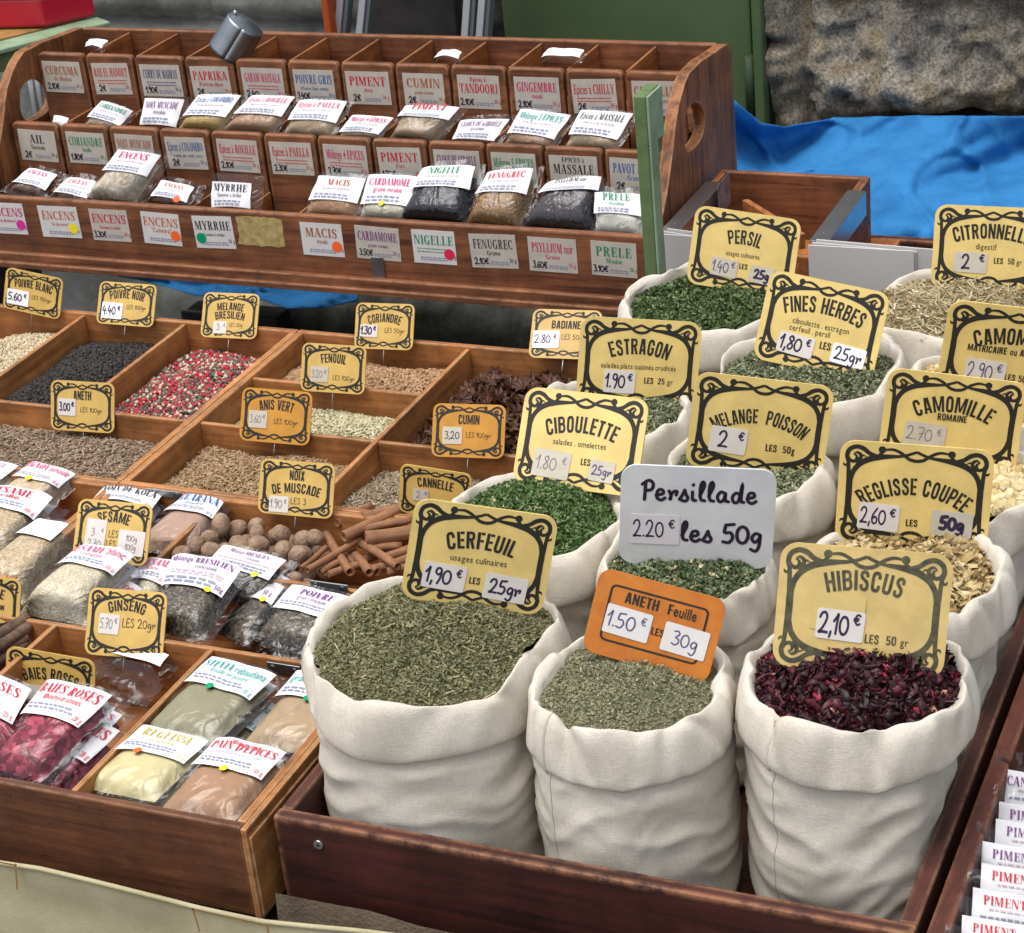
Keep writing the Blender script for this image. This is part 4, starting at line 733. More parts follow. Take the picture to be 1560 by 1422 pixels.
# ------------------------------------------------------------------ loose herbs and spices
def pal(name, cols, rough=.85, spec=.15): return [mat(f'{name}_{"abcdefg"[i]}', c, rough, spec) for i, c in enumerate(cols)]
def rotm(a, b, g):
    """rotation matrices from yaw a, pitch b, roll g arrays"""
    ca, sa, cb, sb, cg, sg = np.cos(a), np.sin(a), np.cos(b), np.sin(b), np.cos(g), np.sin(g)
    return np.stack([np.stack([ca * cb, ca * sb * sg - sa * cg, ca * sb * cg + sa * sg], -1), np.stack([sa * cb, sa * sb * sg + ca * cg, sa * sb * cg - ca * sg], -1), np.stack([-sb, cb * sg, cb * cg], -1)], -2)
def scatter(name, pts, tv, tf, size, mats, weights, label, cat, pitch=.45, roll=3.14, base=None, smooth=False, var=.3, lean=None):
    n = len(pts); k = len(tv); Rm = rotm(RNG.uniform(0, 2 * np.pi, n), RNG.normal(0, pitch, n), RNG.uniform(-roll, roll, n) if roll > 1 else RNG.normal(0, roll, n))
    sc_ = np.asarray(size) * np.exp(var * np.clip(RNG.normal(0, 1, (n, 1)), -2, 1.2) + var * .6 * np.clip(RNG.normal(0, 1, (n, 3)), -2, 1.2))
    V = np.einsum('nij,nkj->nki', Rm, tv[None] * sc_[:, None, :]) + pts[:, None]
    F = (tf[None] + (np.arange(n) * k)[:, None, None]).reshape(-1, tf.shape[1]); mi = np.repeat(RNG.choice(len(mats), n, p=np.array(weights) / sum(weights)), len(tf))
    V = V.reshape(-1, 3)
    if base is not None:
        bv, bf = base; 
        if tf.shape[1] == 3: bf = np.concatenate([bf[:, [0, 1, 2]], bf[:, [0, 2, 3]]])
        F = np.concatenate([F, bf + len(V)]); V = np.concatenate([V, bv]); mi = np.concatenate([mi, np.full(len(bf), 0)])
    o = bulk(name, V, F, mi, mats, None, smooth); tag(o, label, cat, kind='stuff'); return o
FLAKE = (np.array([(-.5, -.5, 0), (.5, -.35, .12), (.5, .5, 0), (-.45, .4, .1)]), np.array([(0, 1, 2, 3)]))
CURL = (np.array([(x, (y - .5) * (1 - .25 * abs(x) * 2), .35 * (x * x * 4 - 1) * (.6 + y * .5) + .5 * (y - .5) ** 2) for x in (-.5, -.2, .15, .5) for y in (0, .5, 1)]), np.array([(i * 3 + j, i * 3 + j + 1, i * 3 + j + 4, i * 3 + j + 3) for i in range(3) for j in range(2)]))
PETAL = (np.array([(x, (y - .5) * 2 * max(.06, (1 - (2 * x) ** 2)) ** .7 * .5 + .12 * math.sin(x * 7), .5 * (x * x * 4 - 1) * (.5 + y * .6) + .9 * (y - .5) ** 2 + .2 * math.sin(x * 9)) for x in np.linspace(-.5, .5, 7) for y in (0, .33, .67, 1)]), np.array([(i * 4 + j, i * 4 + j + 1, i * 4 + j + 5, i * 4 + j + 4) for i in range(6) for j in range(3)]))
_a = np.arange(6) / 6 * 2 * np.pi
SEED = (np.array([(-.5, 0, 0)] + [(-.2, .46 * math.cos(a), .46 * math.sin(a)) for a in _a] + [(.22, .42 * math.cos(a), .42 * math.sin(a)) for a in _a] + [(.5, 0, 0)]), np.array([(0, 1 + (i + 1) % 6, 1 + i, 1 + i) for i in range(6)] + [(1 + i, 1 + (i + 1) % 6, 7 + (i + 1) % 6, 7 + i) for i in range(6)] + [(13, 7 + i, 7 + (i + 1) % 6, 7 + (i + 1) % 6) for i in range(6)]))
def tri(tf): return np.array([t for f in tf.tolist() for t in ([f[:3]] if f[2] == f[3] else [[f[0], f[1], f[2]], [f[0], f[2], f[3]]])])
SEED = (SEED[0], tri(SEED[1]))
g = (1 + 5 ** .5) / 2; ICO = (np.array([(-1, g, 0), (1, g, 0), (-1, -g, 0), (1, -g, 0), (0, -1, g), (0, 1, g), (0, -1, -g), (0, 1, -g), (g, 0, -1), (g, 0, 1), (-g, 0, -1), (-g, 0, 1)]) / 3.804, np.array([(0, 11, 5), (0, 5, 1), (0, 1, 7), (0, 7, 10), (0, 10, 11), (1, 5, 9), (5, 11, 4), (11, 10, 2), (10, 7, 6), (7, 1, 8), (3, 9, 4), (3, 4, 2), (3, 2, 6), (3, 6, 8), (3, 8, 9), (4, 9, 5), (2, 4, 11), (6, 2, 10), (8, 6, 7), (9, 8, 1)]))
HP = {}
def heap_z(k, x, y, dome, zo=-.008):
    HP[k] = (dome, zo)
    s = SK[k]; d = np.hypot(x - s['c'][0], y - s['c'][1]) / (s['r'] * .85); return s['zr'] + zo + dome * (1 - d ** 2) + .003 * np.sin(x * 60 + y * 35 + s['r'] * 999) * np.sin(y * 50 - x * 20) + .0016 * np.sin(x * 190 + 3 * np.sin(y * 80)) * np.sin(y * 170 + 2 * np.sin(x * 90))
def heap(k, name, n, tmpl, size, mats, wts, label, cat, dome=.014, zo=-.010, thick=.003, inset=1., nobase=False, **kw):
    s = SK[k]; th = RNG.uniform(0, 2 * np.pi, n); q = np.sqrt(RNG.uniform(0, 1, n)) * inset; rr = np.interp(th, np.append(TH, 2 * np.pi), np.append(s['ri'], s['ri'][0])) - .001
    x, y = s['c'][0] + q * rr * np.cos(th), s['c'][1] + q * rr * np.sin(th); pts = np.stack([x, y, heap_z(k, x, y, dome, zo) + RNG.uniform(-.001, thick, n) * (1 - .8 * q ** 6)], 1)
    ring = np.linspace(0, 1, 16); bx = s['c'][0] + ring[:, None] * s['ri'] * np.cos(TH); by = s['c'][1] + ring[:, None] * s['ri'] * np.sin(TH); bz_ = heap_z(k, bx, by, dome, zo) - .001
    bv = np.stack([bx, by, bz_], -1).reshape(-1, 3); m = len(TH); bf = np.array([(i * m + j, i * m + (j + 1) % m, (i + 1) * m + (j + 1) % m, (i + 1) * m + j) for i in range(15) for j in range(m)])
    return scatter(name, pts, tmpl[0], tmpl[1], size, mats, wts, label, cat, base=None if nobase else (bv, bf), **kw)
STEM = pal('pale_stem', [(.42, .36, .2), (.34, .28, .14)])
OL = pal('olive_herb', [(.165, .165, .085), (.205, .20, .108), (.255, .242, .138), (.125, .13, .064), (.38, .30, .165)])
heap('cerfeuil', 'dried_chervil', 24000, FLAKE, (.0034, .0013, .0009), OL, [5, 5, 3, 3, .8], 'dome of coarse olive green dried chervil in the front left sack', 'dried herb', dome=.032, zo=-.007)
DI = pal('dill_leaf', [(.215, .215, .125), (.27, .262, .16), (.33, .31, .2), (.165, .17, .094), (.5, .45, .32)])
heap('aneth', 'dried_dill', 22000, FLAKE, (.0021, .0009, .0007), DI, [5, 5, 3, 3, .25], 'fine grey green dried dill leaf in the front middle sack', 'dried herb', dome=.016, zo=-.014)
VG = pal('chive_green', [(.078, .138, .042), (.122, .19, .07), (.178, .24, .105), (.04, .072, .022), (.42, .40, .22)])
heap('ciboulette', 'dried_chives', 9000, FLAKE, (.0044, .0019, .0016), VG, [5, 5, 3, 3, .3], 'bright green chopped dried chives in the second sack of the left row', 'dried herb', dome=.028, pitch=.7)
for k_, n_, lb_ in (('cerfeuil', 260, 'pale bits of stem among the olive chervil'), ('ciboulette', 70, 'pale bits of stem among the chives')): heap(k_, 'herb_stems', n_, FLAKE, (.0085, .0007, .0009), STEM, [1, 1], lb_, 'stems', dome=HP[k_][0], zo=HP[k_][1] + .0015, nobase=True, pitch=.25)
PG = pal('parsley_green', [(.066, .105, .038), (.108, .155, .06), (.16, .205, .09), (.034, .055, .02), (.26, .27, .14)])
heap('persil', 'dried_parsley', 9000, FLAKE, (.0046, .0024, .0016), PG, [5, 5, 3, 4, .6], 'dark green dried parsley flakes in the back left sack', 'dried herb', dome=.006, zo=-.016, pitch=.7)
MG = pal('persillade_green', [(.105, .15, .07), (.16, .205, .105), (.22, .255, .145), (.06, .085, .04), (.52, .44, .27)])
heap('persillade', 'parsley_mix', 9500, FLAKE, (.0042, .0022, .0016), MG, [5, 5, 3, 3, 1.3], 'green flakes with cream garlic bits in the sack of the white sign', 'dried herb', dome=.02, zo=-.012, pitch=.7)
GG = pal('grey_green_leaf', [(.15, .172, .098), (.21, .23, .135), (.275, .29, .18), (.092, .11, .058), (.44, .41, .26)])
heap('fines', 'fines_herbes', 8500, FLAKE, (.0062, .0017, .0014), GG, [4, 5, 3, 4, 1], 'grey green mixed fines herbes in the sack behind the fish mix', 'dried herb', dome=.012, zo=-.012, pitch=.5)
heap('estragon', 'dried_tarragon', 7500, FLAKE, (.0072, .0016, .0014), GG, [4, 6, 4, 3, 1], 'long grey green tarragon leaves in the sack beside the star anise', 'dried herb', dome=.008, zo=-.014, pitch=.5)
heap('poisson', 'fish_herb_mix', 7500, FLAKE, (.005, .0018, .0014), GG, [4, 5, 4, 3, 2.2], 'pale grey green herb mix for fish in the sack behind the white sign', 'dried herb', dome=.006, zo=-.012, pitch=.6)
HB = pal('hibiscus', [(.024, .006, .009), (.04, .008, .013), (.08, .011, .018), (.013, .004, .006), (.34, .025, .05), (.5, .27, .16)], .5, .35)
heap('hibiscus', 'hibiscus_petals', 7500, PETAL, (.0118, .0042, .0046), HB, [6, 6, 4, 4, .6, .12], 'curled dark purple hibiscus petals in the front sack by the rail', 'dried flowers', dome=.034, zo=-.019, thick=.010, inset=.94, pitch=.6, var=.36, smooth=True)
HS = pal('hibiscus_thread', [(.022, .008, .014), (.04, .012, .024), (.2, .02, .05)], .6, .3)
LQ = pal('liquorice_chip', [(.40, .29, .13), (.50, .39, .2), (.58, .48, .29), (.26, .16, .07), (.17, .09, .04)])
heap('reglisse', 'liquorice_chips', 2600, CURL, (.012, .0045, .003), LQ, [5, 5, 4, 2, 1], 'pale tan chips of cut liquorice root in the sack behind the hibiscus', 'dried root', dome=.006, zo=-.010, thick=.007, pitch=.4, inset=.92)
CH = pal('chamomile', [(.52, .42, .22), (.60, .52, .32), (.42, .31, .13)])
heap('romaine', 'chamomile_flowers', 1500, ICO, (.011, .011, .008), CH, [4, 4, 2], 'round cream chamomile flower heads in the right edge sack', 'dried flowers', dome=.006, zo=-.010, thick=.008, smooth=False)
heap('matricaire', 'german_chamomile_flowers', 1800, ICO, (.006, .006, .005), CH, [2, 2, 4], 'small yellowish chamomile heads behind the right edge signs', 'dried flowers', dome=.004, zo=-.010, thick=.006)
ST = pal('straw', [(.42, .33, .19), (.52, .43, .28), (.33, .24, .12), (.36, .34, .2), (.62, .55, .4)])
heap('citronnelle', 'lemongrass_straw', 4200, FLAKE, (.0135, .0014, .0012), ST, [5, 4, 3, 3, 1.5], 'straw coloured cut lemongrass in the rear right sack', 'dried herb', dome=.006, zo=-.008, thick=.007, pitch=.35)
def bed(name, x0, x1, y0, y1, z0, rise, n, tmpl, size, mats, wts, label, cat, thick=.003, **kw):
    x, y = RNG.uniform(x0 + .002, x1 - .002, n), RNG.uniform(y0 + .002, y1 - .002, n); sd_ = abs(x0 * 37.7 + y0 * 11.3) % 6
    def hz(x, y): u_, v_ = (x - x0) / (x1 - x0), (y - y0) / (y1 - y0); return z0 + rise * (4 * u_ * (1 - u_)) ** .6 * (4 * v_ * (1 - v_)) ** .6 + .0035 * np.sin(x * 55 + sd_) * np.sin(y * 48 + sd_ * 2)
    gx, gy = np.meshgrid(np.linspace(x0, x1, 30), np.linspace(y0, y1, 24)); bv = np.stack([gx, gy, hz(gx, gy) - .0008], -1).reshape(-1, 3); bf = np.array([(i * 30 + j, i * 30 + j + 1, i * 30 + j + 31, i * 30 + j + 30) for i in range(23) for j in range(29)])
    return scatter(name, np.stack([x, y, hz(x, y) + RNG.uniform(-.0005, thick, n)], 1), tmpl[0], tmpl[1], size, mats, wts, label, cat, base=(bv, bf), **kw)
e = .003
bed('white_peppercorns', -1.72, -1.60 - e, 1.866, 2.113, .760, .012, 4200, ICO, (.0052,) * 3, pal('white_pepper', [(.48, .40, .26), (.56, .48, .34), (.38, .29, .17)]), [3, 3, 2], 'cream white peppercorns in the compartment at the left edge', 'peppercorns', smooth=True, var=.08)
bed('black_peppercorns', -1.60 + e, -1.448 - e, 1.866, 2.113, .756, .022, 6500, ICO, (.0052,) * 3, pal('black_pepper', [(.020, .016, .016), (.034, .026, .024), (.05, .037, .03), (.012, .01, .01)], .7, .35), [4, 4, 1.5, 3], 'heap of black peppercorns in the back left tray', 'peppercorns', smooth=True, var=.1, thick=.004)
bed('mixed_peppercorns', -1.448 + e, -1.294, 1.866, 2.113, .757, .016, 6200, ICO, (.0054,) * 3, pal('mixed_pepper', [(.30, .012, .025), (.42, .02, .04), (.50, .43, .30), (.04, .03, .028), (.10, .10, .06), (.18, .14, .11)], .5, .4), [3, 2.2, 2.2, 2.2, 2, 1.4], 'pink, white, green and black mixed peppercorns under their sign', 'peppercorns', smooth=True, var=.12, thick=.004)
TAN = [(.27, .185, .11), (.35, .25, .155), (.19, .12, .07), (.43, .33, .22), (.12, .075, .045)]
bed('dill_seeds', -1.94, -1.295, 1.71, 1.859, .763, .010, 15000, SEED, (.0058, .0019, .0014), pal('dill_seed', [(.24, .17, .115), (.31, .23, .165), (.17, .115, .075), (.38, .30, .22)]), [4, 4, 3, 2], 'grey brown dill seeds in the wide compartment before the peppercorns', 'seeds', roll=.5, pitch=.3)
bed('anise_seeds', -1.276, -1.055, 1.71, 1.859, .762, .013, 10000, SEED, (.0056, .0018, .0015), pal('anise_seed', [(.30, .195, .105), (.37, .25, .145), (.21, .13, .07), (.42, .31, .19)]), [4, 4, 3, 2], 'brown green anise seeds in front of their golden sign', 'seeds', roll=.5, pitch=.35)
bed('cumin_seeds', -1.049, -.852, 1.71, 1.859, .762, .012, 9500, SEED, (.0066, .0017, .0014), pal('cumin_seed', [(.25, .19, .125), (.33, .265, .185), (.17, .12, .075), (.42, .36, .27)]), [4, 4, 3, 2], 'grey tan cumin seeds in front of their amber sign', 'seeds', roll=.5, pitch=.35)
bed('fennel_seeds', -1.276, -1.055, 1.867, 1.981, .760, .012, 6500, SEED, (.0074, .0024, .002), pal('fennel_seed', [(.42, .38, .23), (.52, .48, .31), (.29, .27, .14), (.62, .57, .41)]), [4, 4, 2.5, 2], 'pale green fennel seeds between the coriander and the anise', 'seeds', roll=.5, pitch=.35)
bed('coriander_seeds', -1.276, -1.055, 1.989, 2.113, .760, .012, 5000, ICO, (.0048,) * 3, pal('coriander_seed', [(.34, .21, .11), (.42, .28, .17), (.25, .14, .07)]), [4, 3, 2], 'round light brown coriander seeds at the back of the right tray', 'seeds', smooth=True, var=.1)
# individuals: star anise, nutmegs, cinnamon, liquorice roots
def star_mesh():
    mb = MB()
    for k in range(8):
        a = k / 8 * 2 * np.pi + RNG.normal(0, .06); ln = .0145 * (1 + RNG.normal(0, .12)); c_, s_ = math.cos(a), math.sin(a); w_ = .0036; h_ = .0052
        def T(x, y, z): return (x * c_ - y * s_, x * s_ + y * c_, z)
        V = [T(.001, 0, 0), T(ln * .55, -w_, h_ * .55), T(ln, 0, h_ * .8), T(ln * .55, w_, h_ * .55), T(ln * .5, -w_ * .3, h_ * .15), T(ln * .5, w_ * .3, h_ * .15), T(ln * .55, 0, -h_ * .55)]
        mb.add(V, [(0, 6, 1), (1, 6, 2), (2, 6, 3), (3, 6, 0), (0, 1, 4), (1, 2, 4), (2, 3, 5), (3, 0, 5), (0, 4, 5), (4, 2, 5)], 0)
    return mb
AN = mat('star_anise_brown', (.10, .036, .014), .55, .35, col2=(.03, .013, .008), vscale=90); LABSA = 'dark reddish brown star anise in the heap behind the cumin sign'
protos = [star_mesh().build('star_anise', AN) for _ in range(4)]
spots = []
for k in range(900):
    x, y = random.uniform(-1.035, -.865), random.uniform(1.885, 2.10); lay = random.choice((0, 0, 1, 1, 2)); u_, v_ = (x + 1.05) / .2, (y - 1.867) / .246
    if all((x - q[0]) ** 2 + (y - q[1]) ** 2 > .0165 ** 2 or abs(lay - q[3]) > .5 for q in spots): spots.append((x, y, .757 + lay * .0065 + .02 * (4 * u_ * (1 - u_)) * (4 * v_ * (1 - v_)), lay))
    if len(spots) >= 190: break
for i, (x, y, z, lay) in enumerate(spots):
    o = protos[i] if i < 4 else protos[i % 4].copy()
    if i >= 4: COL.objects.link(o)
    o.location = (x, y, z); o.rotation_euler = (random.gauss(0, .5), random.gauss(0, .5), random.uniform(0, 6.28)); tag(o, LABSA, 'star anise', 'star anise in the heap')
MB().box(-1.049, -.851, 1.866, 2.113, .748, .752).build('star_anise_crumbs', AN); tag(bpy.data.objects['star_anise_crumbs'], 'dark crumbs at the bottom of the star anise compartment', 'spice crumbs', kind='stuff')
NUT = mat('nutmeg_brown', (.34, .235, .165), .75, .2, col2=(.20, .125, .082), vscale=75, bump=1.0, bscale=260)
def nut_mesh(seed):
    P = []
    for j in range(13):
        ph = math.pi * j / 12; row = []
        for i in range(20):
            th = 2 * math.pi * i / 20; d = Vector((math.sin(ph) * math.cos(th), math.sin(ph) * math.sin(th), math.cos(ph))); q = 1 + .07 * noise.noise(d * 1.6 + Vector((seed, 0, 0))) + .028 * noise.noise(Vector((th * 3 + seed, ph * .8, 0))); row.append((d.x * .0096 * q, d.y * .0096 * q, d.z * .0116 * q))
        P.append(row)
    return MB().grid(P, 0, True)
protos = [nut_mesh(3.3 * k).build('nutmeg', NUT) for k in range(5)]; nuts = []
for lay, (m, zz) in enumerate(((60, .763), (44, .7765), (16, .789))):
    for k in range(500):
        x, y = random.uniform(-1.143, -1.0 - .01 * lay), random.uniform(1.573 + .008 * lay, 1.682 - .008 * lay)
        if all((x - a) ** 2 + (y - b) ** 2 + ((zz - c) * 1.1) ** 2 > .0192 ** 2 for a, b, c in nuts): nuts.append((x, y, zz + random.gauss(0, .0012)))
for i, p in enumerate(nuts):
    o = protos[i] if i < 5 else protos[i % 5].copy()
    if i >= 5: COL.objects.link(o)
    o.location = p; o.rotation_euler = (random.uniform(0, 6), random.uniform(0, 6), random.uniform(0, 6)); k_ = random.uniform(.84, 1.12); o.scale = (k_, k_, k_ * random.uniform(.92, 1.08)); tag(o, 'wrinkled grey brown nutmeg in the pile beside the cinnamon sticks', 'nutmeg', 'nutmegs in the pile')
CIN = wood('cinnamon_bark', (.20, .088, .04), (.40, .195, .095), 'x', None, .7); CIN.node_tree.nodes['Bump'].inputs[0].default_value = .5
CINL = ['cinnamon stick lying across the heap beside the nutmegs', 'cinnamon sticks in the heap']
def quill(A, B, r, up=None):
    ax = nrm(B - A); u_ = nrm(np.cross(ax, (.1, .2, 1))); v_ = np.cross(u_, ax); ph0 = random.uniform(-.6, .6); P = []
    L_ = np.linalg.norm(B - A)
    for s_ in np.linspace(0, 1, 7):
        row = []; w1 = 1 + .05 * ns(s_ * 3, A[0] * 40)
        bend = v_ * .0012 * math.sin(s_ * 3.1) * (1 if ph0 > 0 else -1)
        for k in range(46):
            q = k / 45; a = q * 2 * math.pi * 1.62 + 2.2 + ph0; rr = r * w1 * (.42 + .58 * min(1, abs(q * 2 - 1) ** .0 if False else 1 - max(0, .38 - q) * 1.7)); row.append(A + (B - A) * s_ + bend + rr * (math.cos(a) * u_ + math.sin(a) * v_))
        P.append(row)
    o = MB().grid(P).build('cinnamon_stick', CIN); md = o.modifiers.new('thick', 'SOLIDIFY'); md.thickness = .0011; md.offset = -1
    # let grain run along the stick
    loc = A; o.location = loc; me = o.data; Mx = Matrix((ax, u_, v_)); 
    for v in me.vertices: v.co = Mx @ (v.co - Vector(loc))
    o.matrix_world = Matrix.Translation(Vector(loc)) @ Mx.transposed().to_4x4(); tag(o, CINL[0], 'cinnamon', CINL[1]); return o
for (a, b, z, r) in (((468, 869), (553, 818), .788, .0048), ((458, 866), (497, 834), .784, .0036), ((497, 815), (534, 872), .783, .006), ((541, 846), (563, 873), .781, .0058), ((550, 828), (606, 864), .786, .0055), ((553, 789), (652, 762), .797, .0078), ((523, 818), (615, 772), .799, .0075), ((553, 807), (632, 792), .798, .0052), ((557, 820), (640, 808), .795, .0095), ((513, 797), (565, 772), .790, .006),
     ((575, 795), (650, 783), .792, .006), ((648, 782), (655, 744), .812, .0055), ((560, 838), (612, 832), .785, .0055), ((578, 852), (640, 830), .783, .006), ((488, 873), (522, 854), .779, .0045), ((500, 876), (560, 858), .777, .005), ((565, 868), (625, 850), .778, .006), ((590, 872), (650, 862), .776, .006), ((520, 845), (575, 872), .776, .006), ((540, 790), (600, 812), .780, .007), ((600, 815), (660, 800), .785, .006), ((535, 860), (590, 838), .774, .006), ((480, 850), (540, 835), .772, .006), ((610, 800), (665, 775), .79, .006)):
    quill(at(*a, z), at(*b, z + random.uniform(-.004, .004)), r * .8)
ROOT = wood('liquorice_root', (.07, .042, .028), (.19, .12, .08), 'x', None, .8); MATS['liquorice_root'] = ROOT
for i, (a, b, z, r) in enumerate((((-70, 1010), (40, 942), .795, .006), ((-70, 1030), (47, 953), .79, .006), ((-70, 1030), (43, 971), .783, .0055), ((-70, 1045), (44, 979), .778, .0055), ((-60, 1035), (38, 988), .772, .005), ((-60, 1000), (30, 948), .786, .005), ((-60, 1052), (36, 996), .768, .005))):
    A, B = at(*a, z), at(*b, z); q = np.linspace(0, 1, 14)[:, None]; pts = A + (B - A) * q + np.array([[.0018 * ns(k * .8, i * 3.1), .0018 * ns(k * .8, i * 7.7), .0015 * ns(k, i)] for k in range(14)])
    o = MB().tube(pts, [r * (1 + .18 * ns(k * .9, i * 2.2)) for k in range(14)], 9).build('liquorice_root', ROOT); tag(o, 'gnarled brown liquorice root stick in the bundle at the left edge', 'liquorice root', 'liquorice roots at the left edge')
bpy.data.objects.remove(_fo) if 0 else None
# ------------------------------------------------------------------ price signs
def orn_shapes():
    """one quarter of the scrolled border of a sign, in a 100 x 74 field centred on 0, mirrored four ways"""
    q = []
    def S(pts, w_): 
        p = smooth(pts, 5); ww = np.interp(np.linspace(0, 1, len(p)), np.linspace(0, 1, len(w_)), w_) * .88 if hasattr(w_, '__len__') else w_
        q.append(strip(p, ww))
    S([(40.9, -1), (41, 5), (40.9, 10), (40.2, 14)], [4.6, 4.6, 4.4, 4])                                  # side band
    S([(40.6, 9), (39, 15), (35.5, 20.2), (30, 24), (24, 26), (17, 27), (11, 27.6), (7, 28.4)], [3.6, 3.7, 4, 4.6, 4.8, 3.4, 2.4, 2.2])  # oval branch
    S([(41.6, 9), (42, 16), (42.4, 21), (42.8, 25)], [3.4, 2.9, 2.8, 3.2])                                # outer bar
    S([(42.2, 21), (43.4, 25.5), (42.2, 30), (38, 32.4), (33.5, 31.4), (29.5, 28.4), (25.5, 26.6)], [2.6, 3.2, 3.4, 3.4, 3.6, 3.2, 3.6])  # corner loop
    S([(42.6, 23.4), (39.2, 22), (37.4, 23.6), (37.6, 26), (39.4, 27)], [2.6, 2.6, 2.4, 1.8, .8]); S([(38.6, 22.4), (36, 24.2), (33.6, 26.6), (31, 25.6)], [1.2, 1.8, 1.6, .4]); q.append(disc((36.6, 22.2), 1.7))
    S([(36.8, 22.6), (34.8, 24.6), (35, 27), (37.2, 28.4), (39.4, 27.2)], [1.6, 2.4, 2.5, 2, .6])
    S([(42, 19.6), (44.6, 19.2), (45.6, 20.8)], [2.4, 1.8, .6])                                           # spur
    S([(7.6, 28.3), (4, 29.6), (0, 31.4)], [2.2, 2.2, 2.2]); S([(20.5, 31.4), (15, 32), (10.5, 30.4), (7, 28), (4, 25.9), (0, 25)], [1.6, 2.2, 2.4, 2.6, 2.6, 2.8])
    q.append(disc((21.6, 31.4), 2.5)); S([(21.6, 31), (22.2, 28.6), (24, 26.5)], [2.6, 2.6, 3])
    out = []
    for sx in (1, -1):
        for sy in (1, -1): out += [(v * (sx * 1.04, sy * 1.02), f if sx * sy > 0 else [t[::-1] for t in f]) for v, f in q]
    return out
ORN = orn_shapes()
def solve_plane(cs, p0, aspect, ym=60):
    """which way a rectangular board of that aspect must face to show these four corners"""
    best = None
    for lean in np.radians(np.arange(-4, 50, 2)):
        for yaw in np.radians(np.arange(-ym, ym + 1, 3)):
            n = np.array([math.sin(yaw) * math.cos(lean), -math.cos(yaw) * math.cos(lean), math.sin(lean)])
            q = [atp(*c, p0, n) for c in cs]; u = (q[1] - q[0] + q[2] - q[3]) / 2; v = (q[0] - q[3] + q[1] - q[2]) / 2; a, b = np.linalg.norm(u), np.linalg.norm(v)
            e = (u @ v / a / b) ** 2 * 3 + math.log(b / a / aspect) ** 2 * 2 + (lean - .3) ** 2 * .06 + (yaw - .15) ** 2 * .03
            if best is None or e < best[0]: best = (e, n, q, u, v)
    return best[1:]
def round_rect(w_, h_, r, n=6):
    pts = []
    for cx, cy, a0 in ((w_ / 2 - r, -h_ / 2 + r, -90), (w_ / 2 - r, h_ / 2 - r, 0), (-w_ / 2 + r, h_ / 2 - r, 90), (-w_ / 2 + r, -h_ / 2 + r, 180)): pts += [(cx + r * math.cos(math.radians(a0 + 90 * k / n)), cy + r * math.sin(math.radians(a0 + 90 * k / n))) for k in range(n + 1)]
    return pts
def sign(corners, p0, colr, title, subs, stickers, label, group, inkm=None, plain=None, th=.0022, spike=.03, orn=True, aspect=.74, ym=60):
    """title: list of (text, baseline y, height, max width, arc, style); subs the same; stickers: (cx, cy, w, h, rot, material, text, pen height, pen material, pen width)"""
    n, q, u, v = solve_plane(corners, p0, aspect, ym); O = sum(q) / 4; W, H = np.linalg.norm(u), np.linalg.norm(v); un = nrm(u); vn = nrm(v - (v @ un) * un); n = np.cross(un, vn)
    def M(p, off): return O + (p[:, :1] / 100 * W) * un + (p[:, 1:] / 74 * H) * vn + n * (off + th / 2)
    base = O - v / 2; t = empty('price_sign', base, label, 'price sign', group); im = inkm or INK; mb = MB()
    bw = 100; rr = round_rect(100, 74, 10.5, 6)
    def fn(x, y, k): return O + x / 100 * W * un + y / 74 * H * vn + n * (th / 2 - th * k)
    mb.prism(rr, fn, 0)
    if orn: ink_onto(mb, ORN, M, 1, .0002)
    if plain:
        for sh in plain: mb.add(M(sh[0], .0002), sh[1], 1)
    for k, (s_, y, h, mw, arc, sty) in enumerate(title + subs):
        sh, wd = text(s_, sty if sty != 'hand2' else 'hand', .1 if sty == 'hand' else .17); x0 = 0
        if isinstance(y, tuple): x0, y = y
        ink_onto(mb, place(sh, wd, x0, y, h, mw, arc), M, 1 if k < len(title) or sty == 'cond' else 2, .0003)
    mb.build('sign_board', [YEL[colr], im, mat('brown_black_print', (.06, .048, .025), .6)], t, 0)
    for i, (cx, cy, w_, h_, rot, sm, s_, ph, pm, pw) in enumerate(stickers):
        ca, sa = math.cos(rot), math.sin(rot); lift = .0007 + .0001 * i
        def fs(x, y, k): return M(np.array([(cx + x * ca - y * sa, cy + x * sa + y * ca)]), lift - k * .0004)[0]
        m2 = MB(); m2.prism(round_rect(w_, h_, min(1.4, h_ / 6), 2), fs, 0)
        if s_:
            lines = s_.split('|')
            for li, ln in enumerate(lines):
                eu = ln.endswith('€'); body = ln[:-1] if eu else ln; sh, wd = text(body, 'hand', pw); hh = ph; aw = w_ * (.62 if eu else .86)
                yo = -hh * .45 + (len(lines) - 1) * hh * .75 - li * hh * 1.5; sxx = min(hh * .95, aw / wd); xoff = -w_ * (.13 if eu else 0)
                shp = place(sh, wd, 0, yo, hh, squeeze=wd * sxx); shp = [(a + (xoff, 0), f) for a, f in shp]
                if eu: sh, wd = text('€', 'hand', pw * 1.3); shp += [(a + (w_ * .34, 0), f) for a, f in place(sh, wd, 0, yo + hh * .55, hh * .55)]
                shp = [(np.stack([cx + a[:, 0] * ca - a[:, 1] * sa, cy + a[:, 0] * sa + a[:, 1] * ca], 1), f) for a, f in shp]; ink_onto(m2, shp, M, 1, lift + .0001)
        m2.build('price_sticker', [sm, pm], t)
    if spike:
        a = O - vn * H * .48 - n * th; MB().tube([a + vn * .02 - n * .0012, a - vn * spike * .5, a - vn * spike], [.0007, .0007, .0004], 6).build('spike', STEEL, t)
    return t
def cnd(s, y, h, mw, arc): return (s, y, h, mw, arc, 'cond')
GA, GB = 'large price signs stuck in the sacks', 'small price signs on the spice trays'
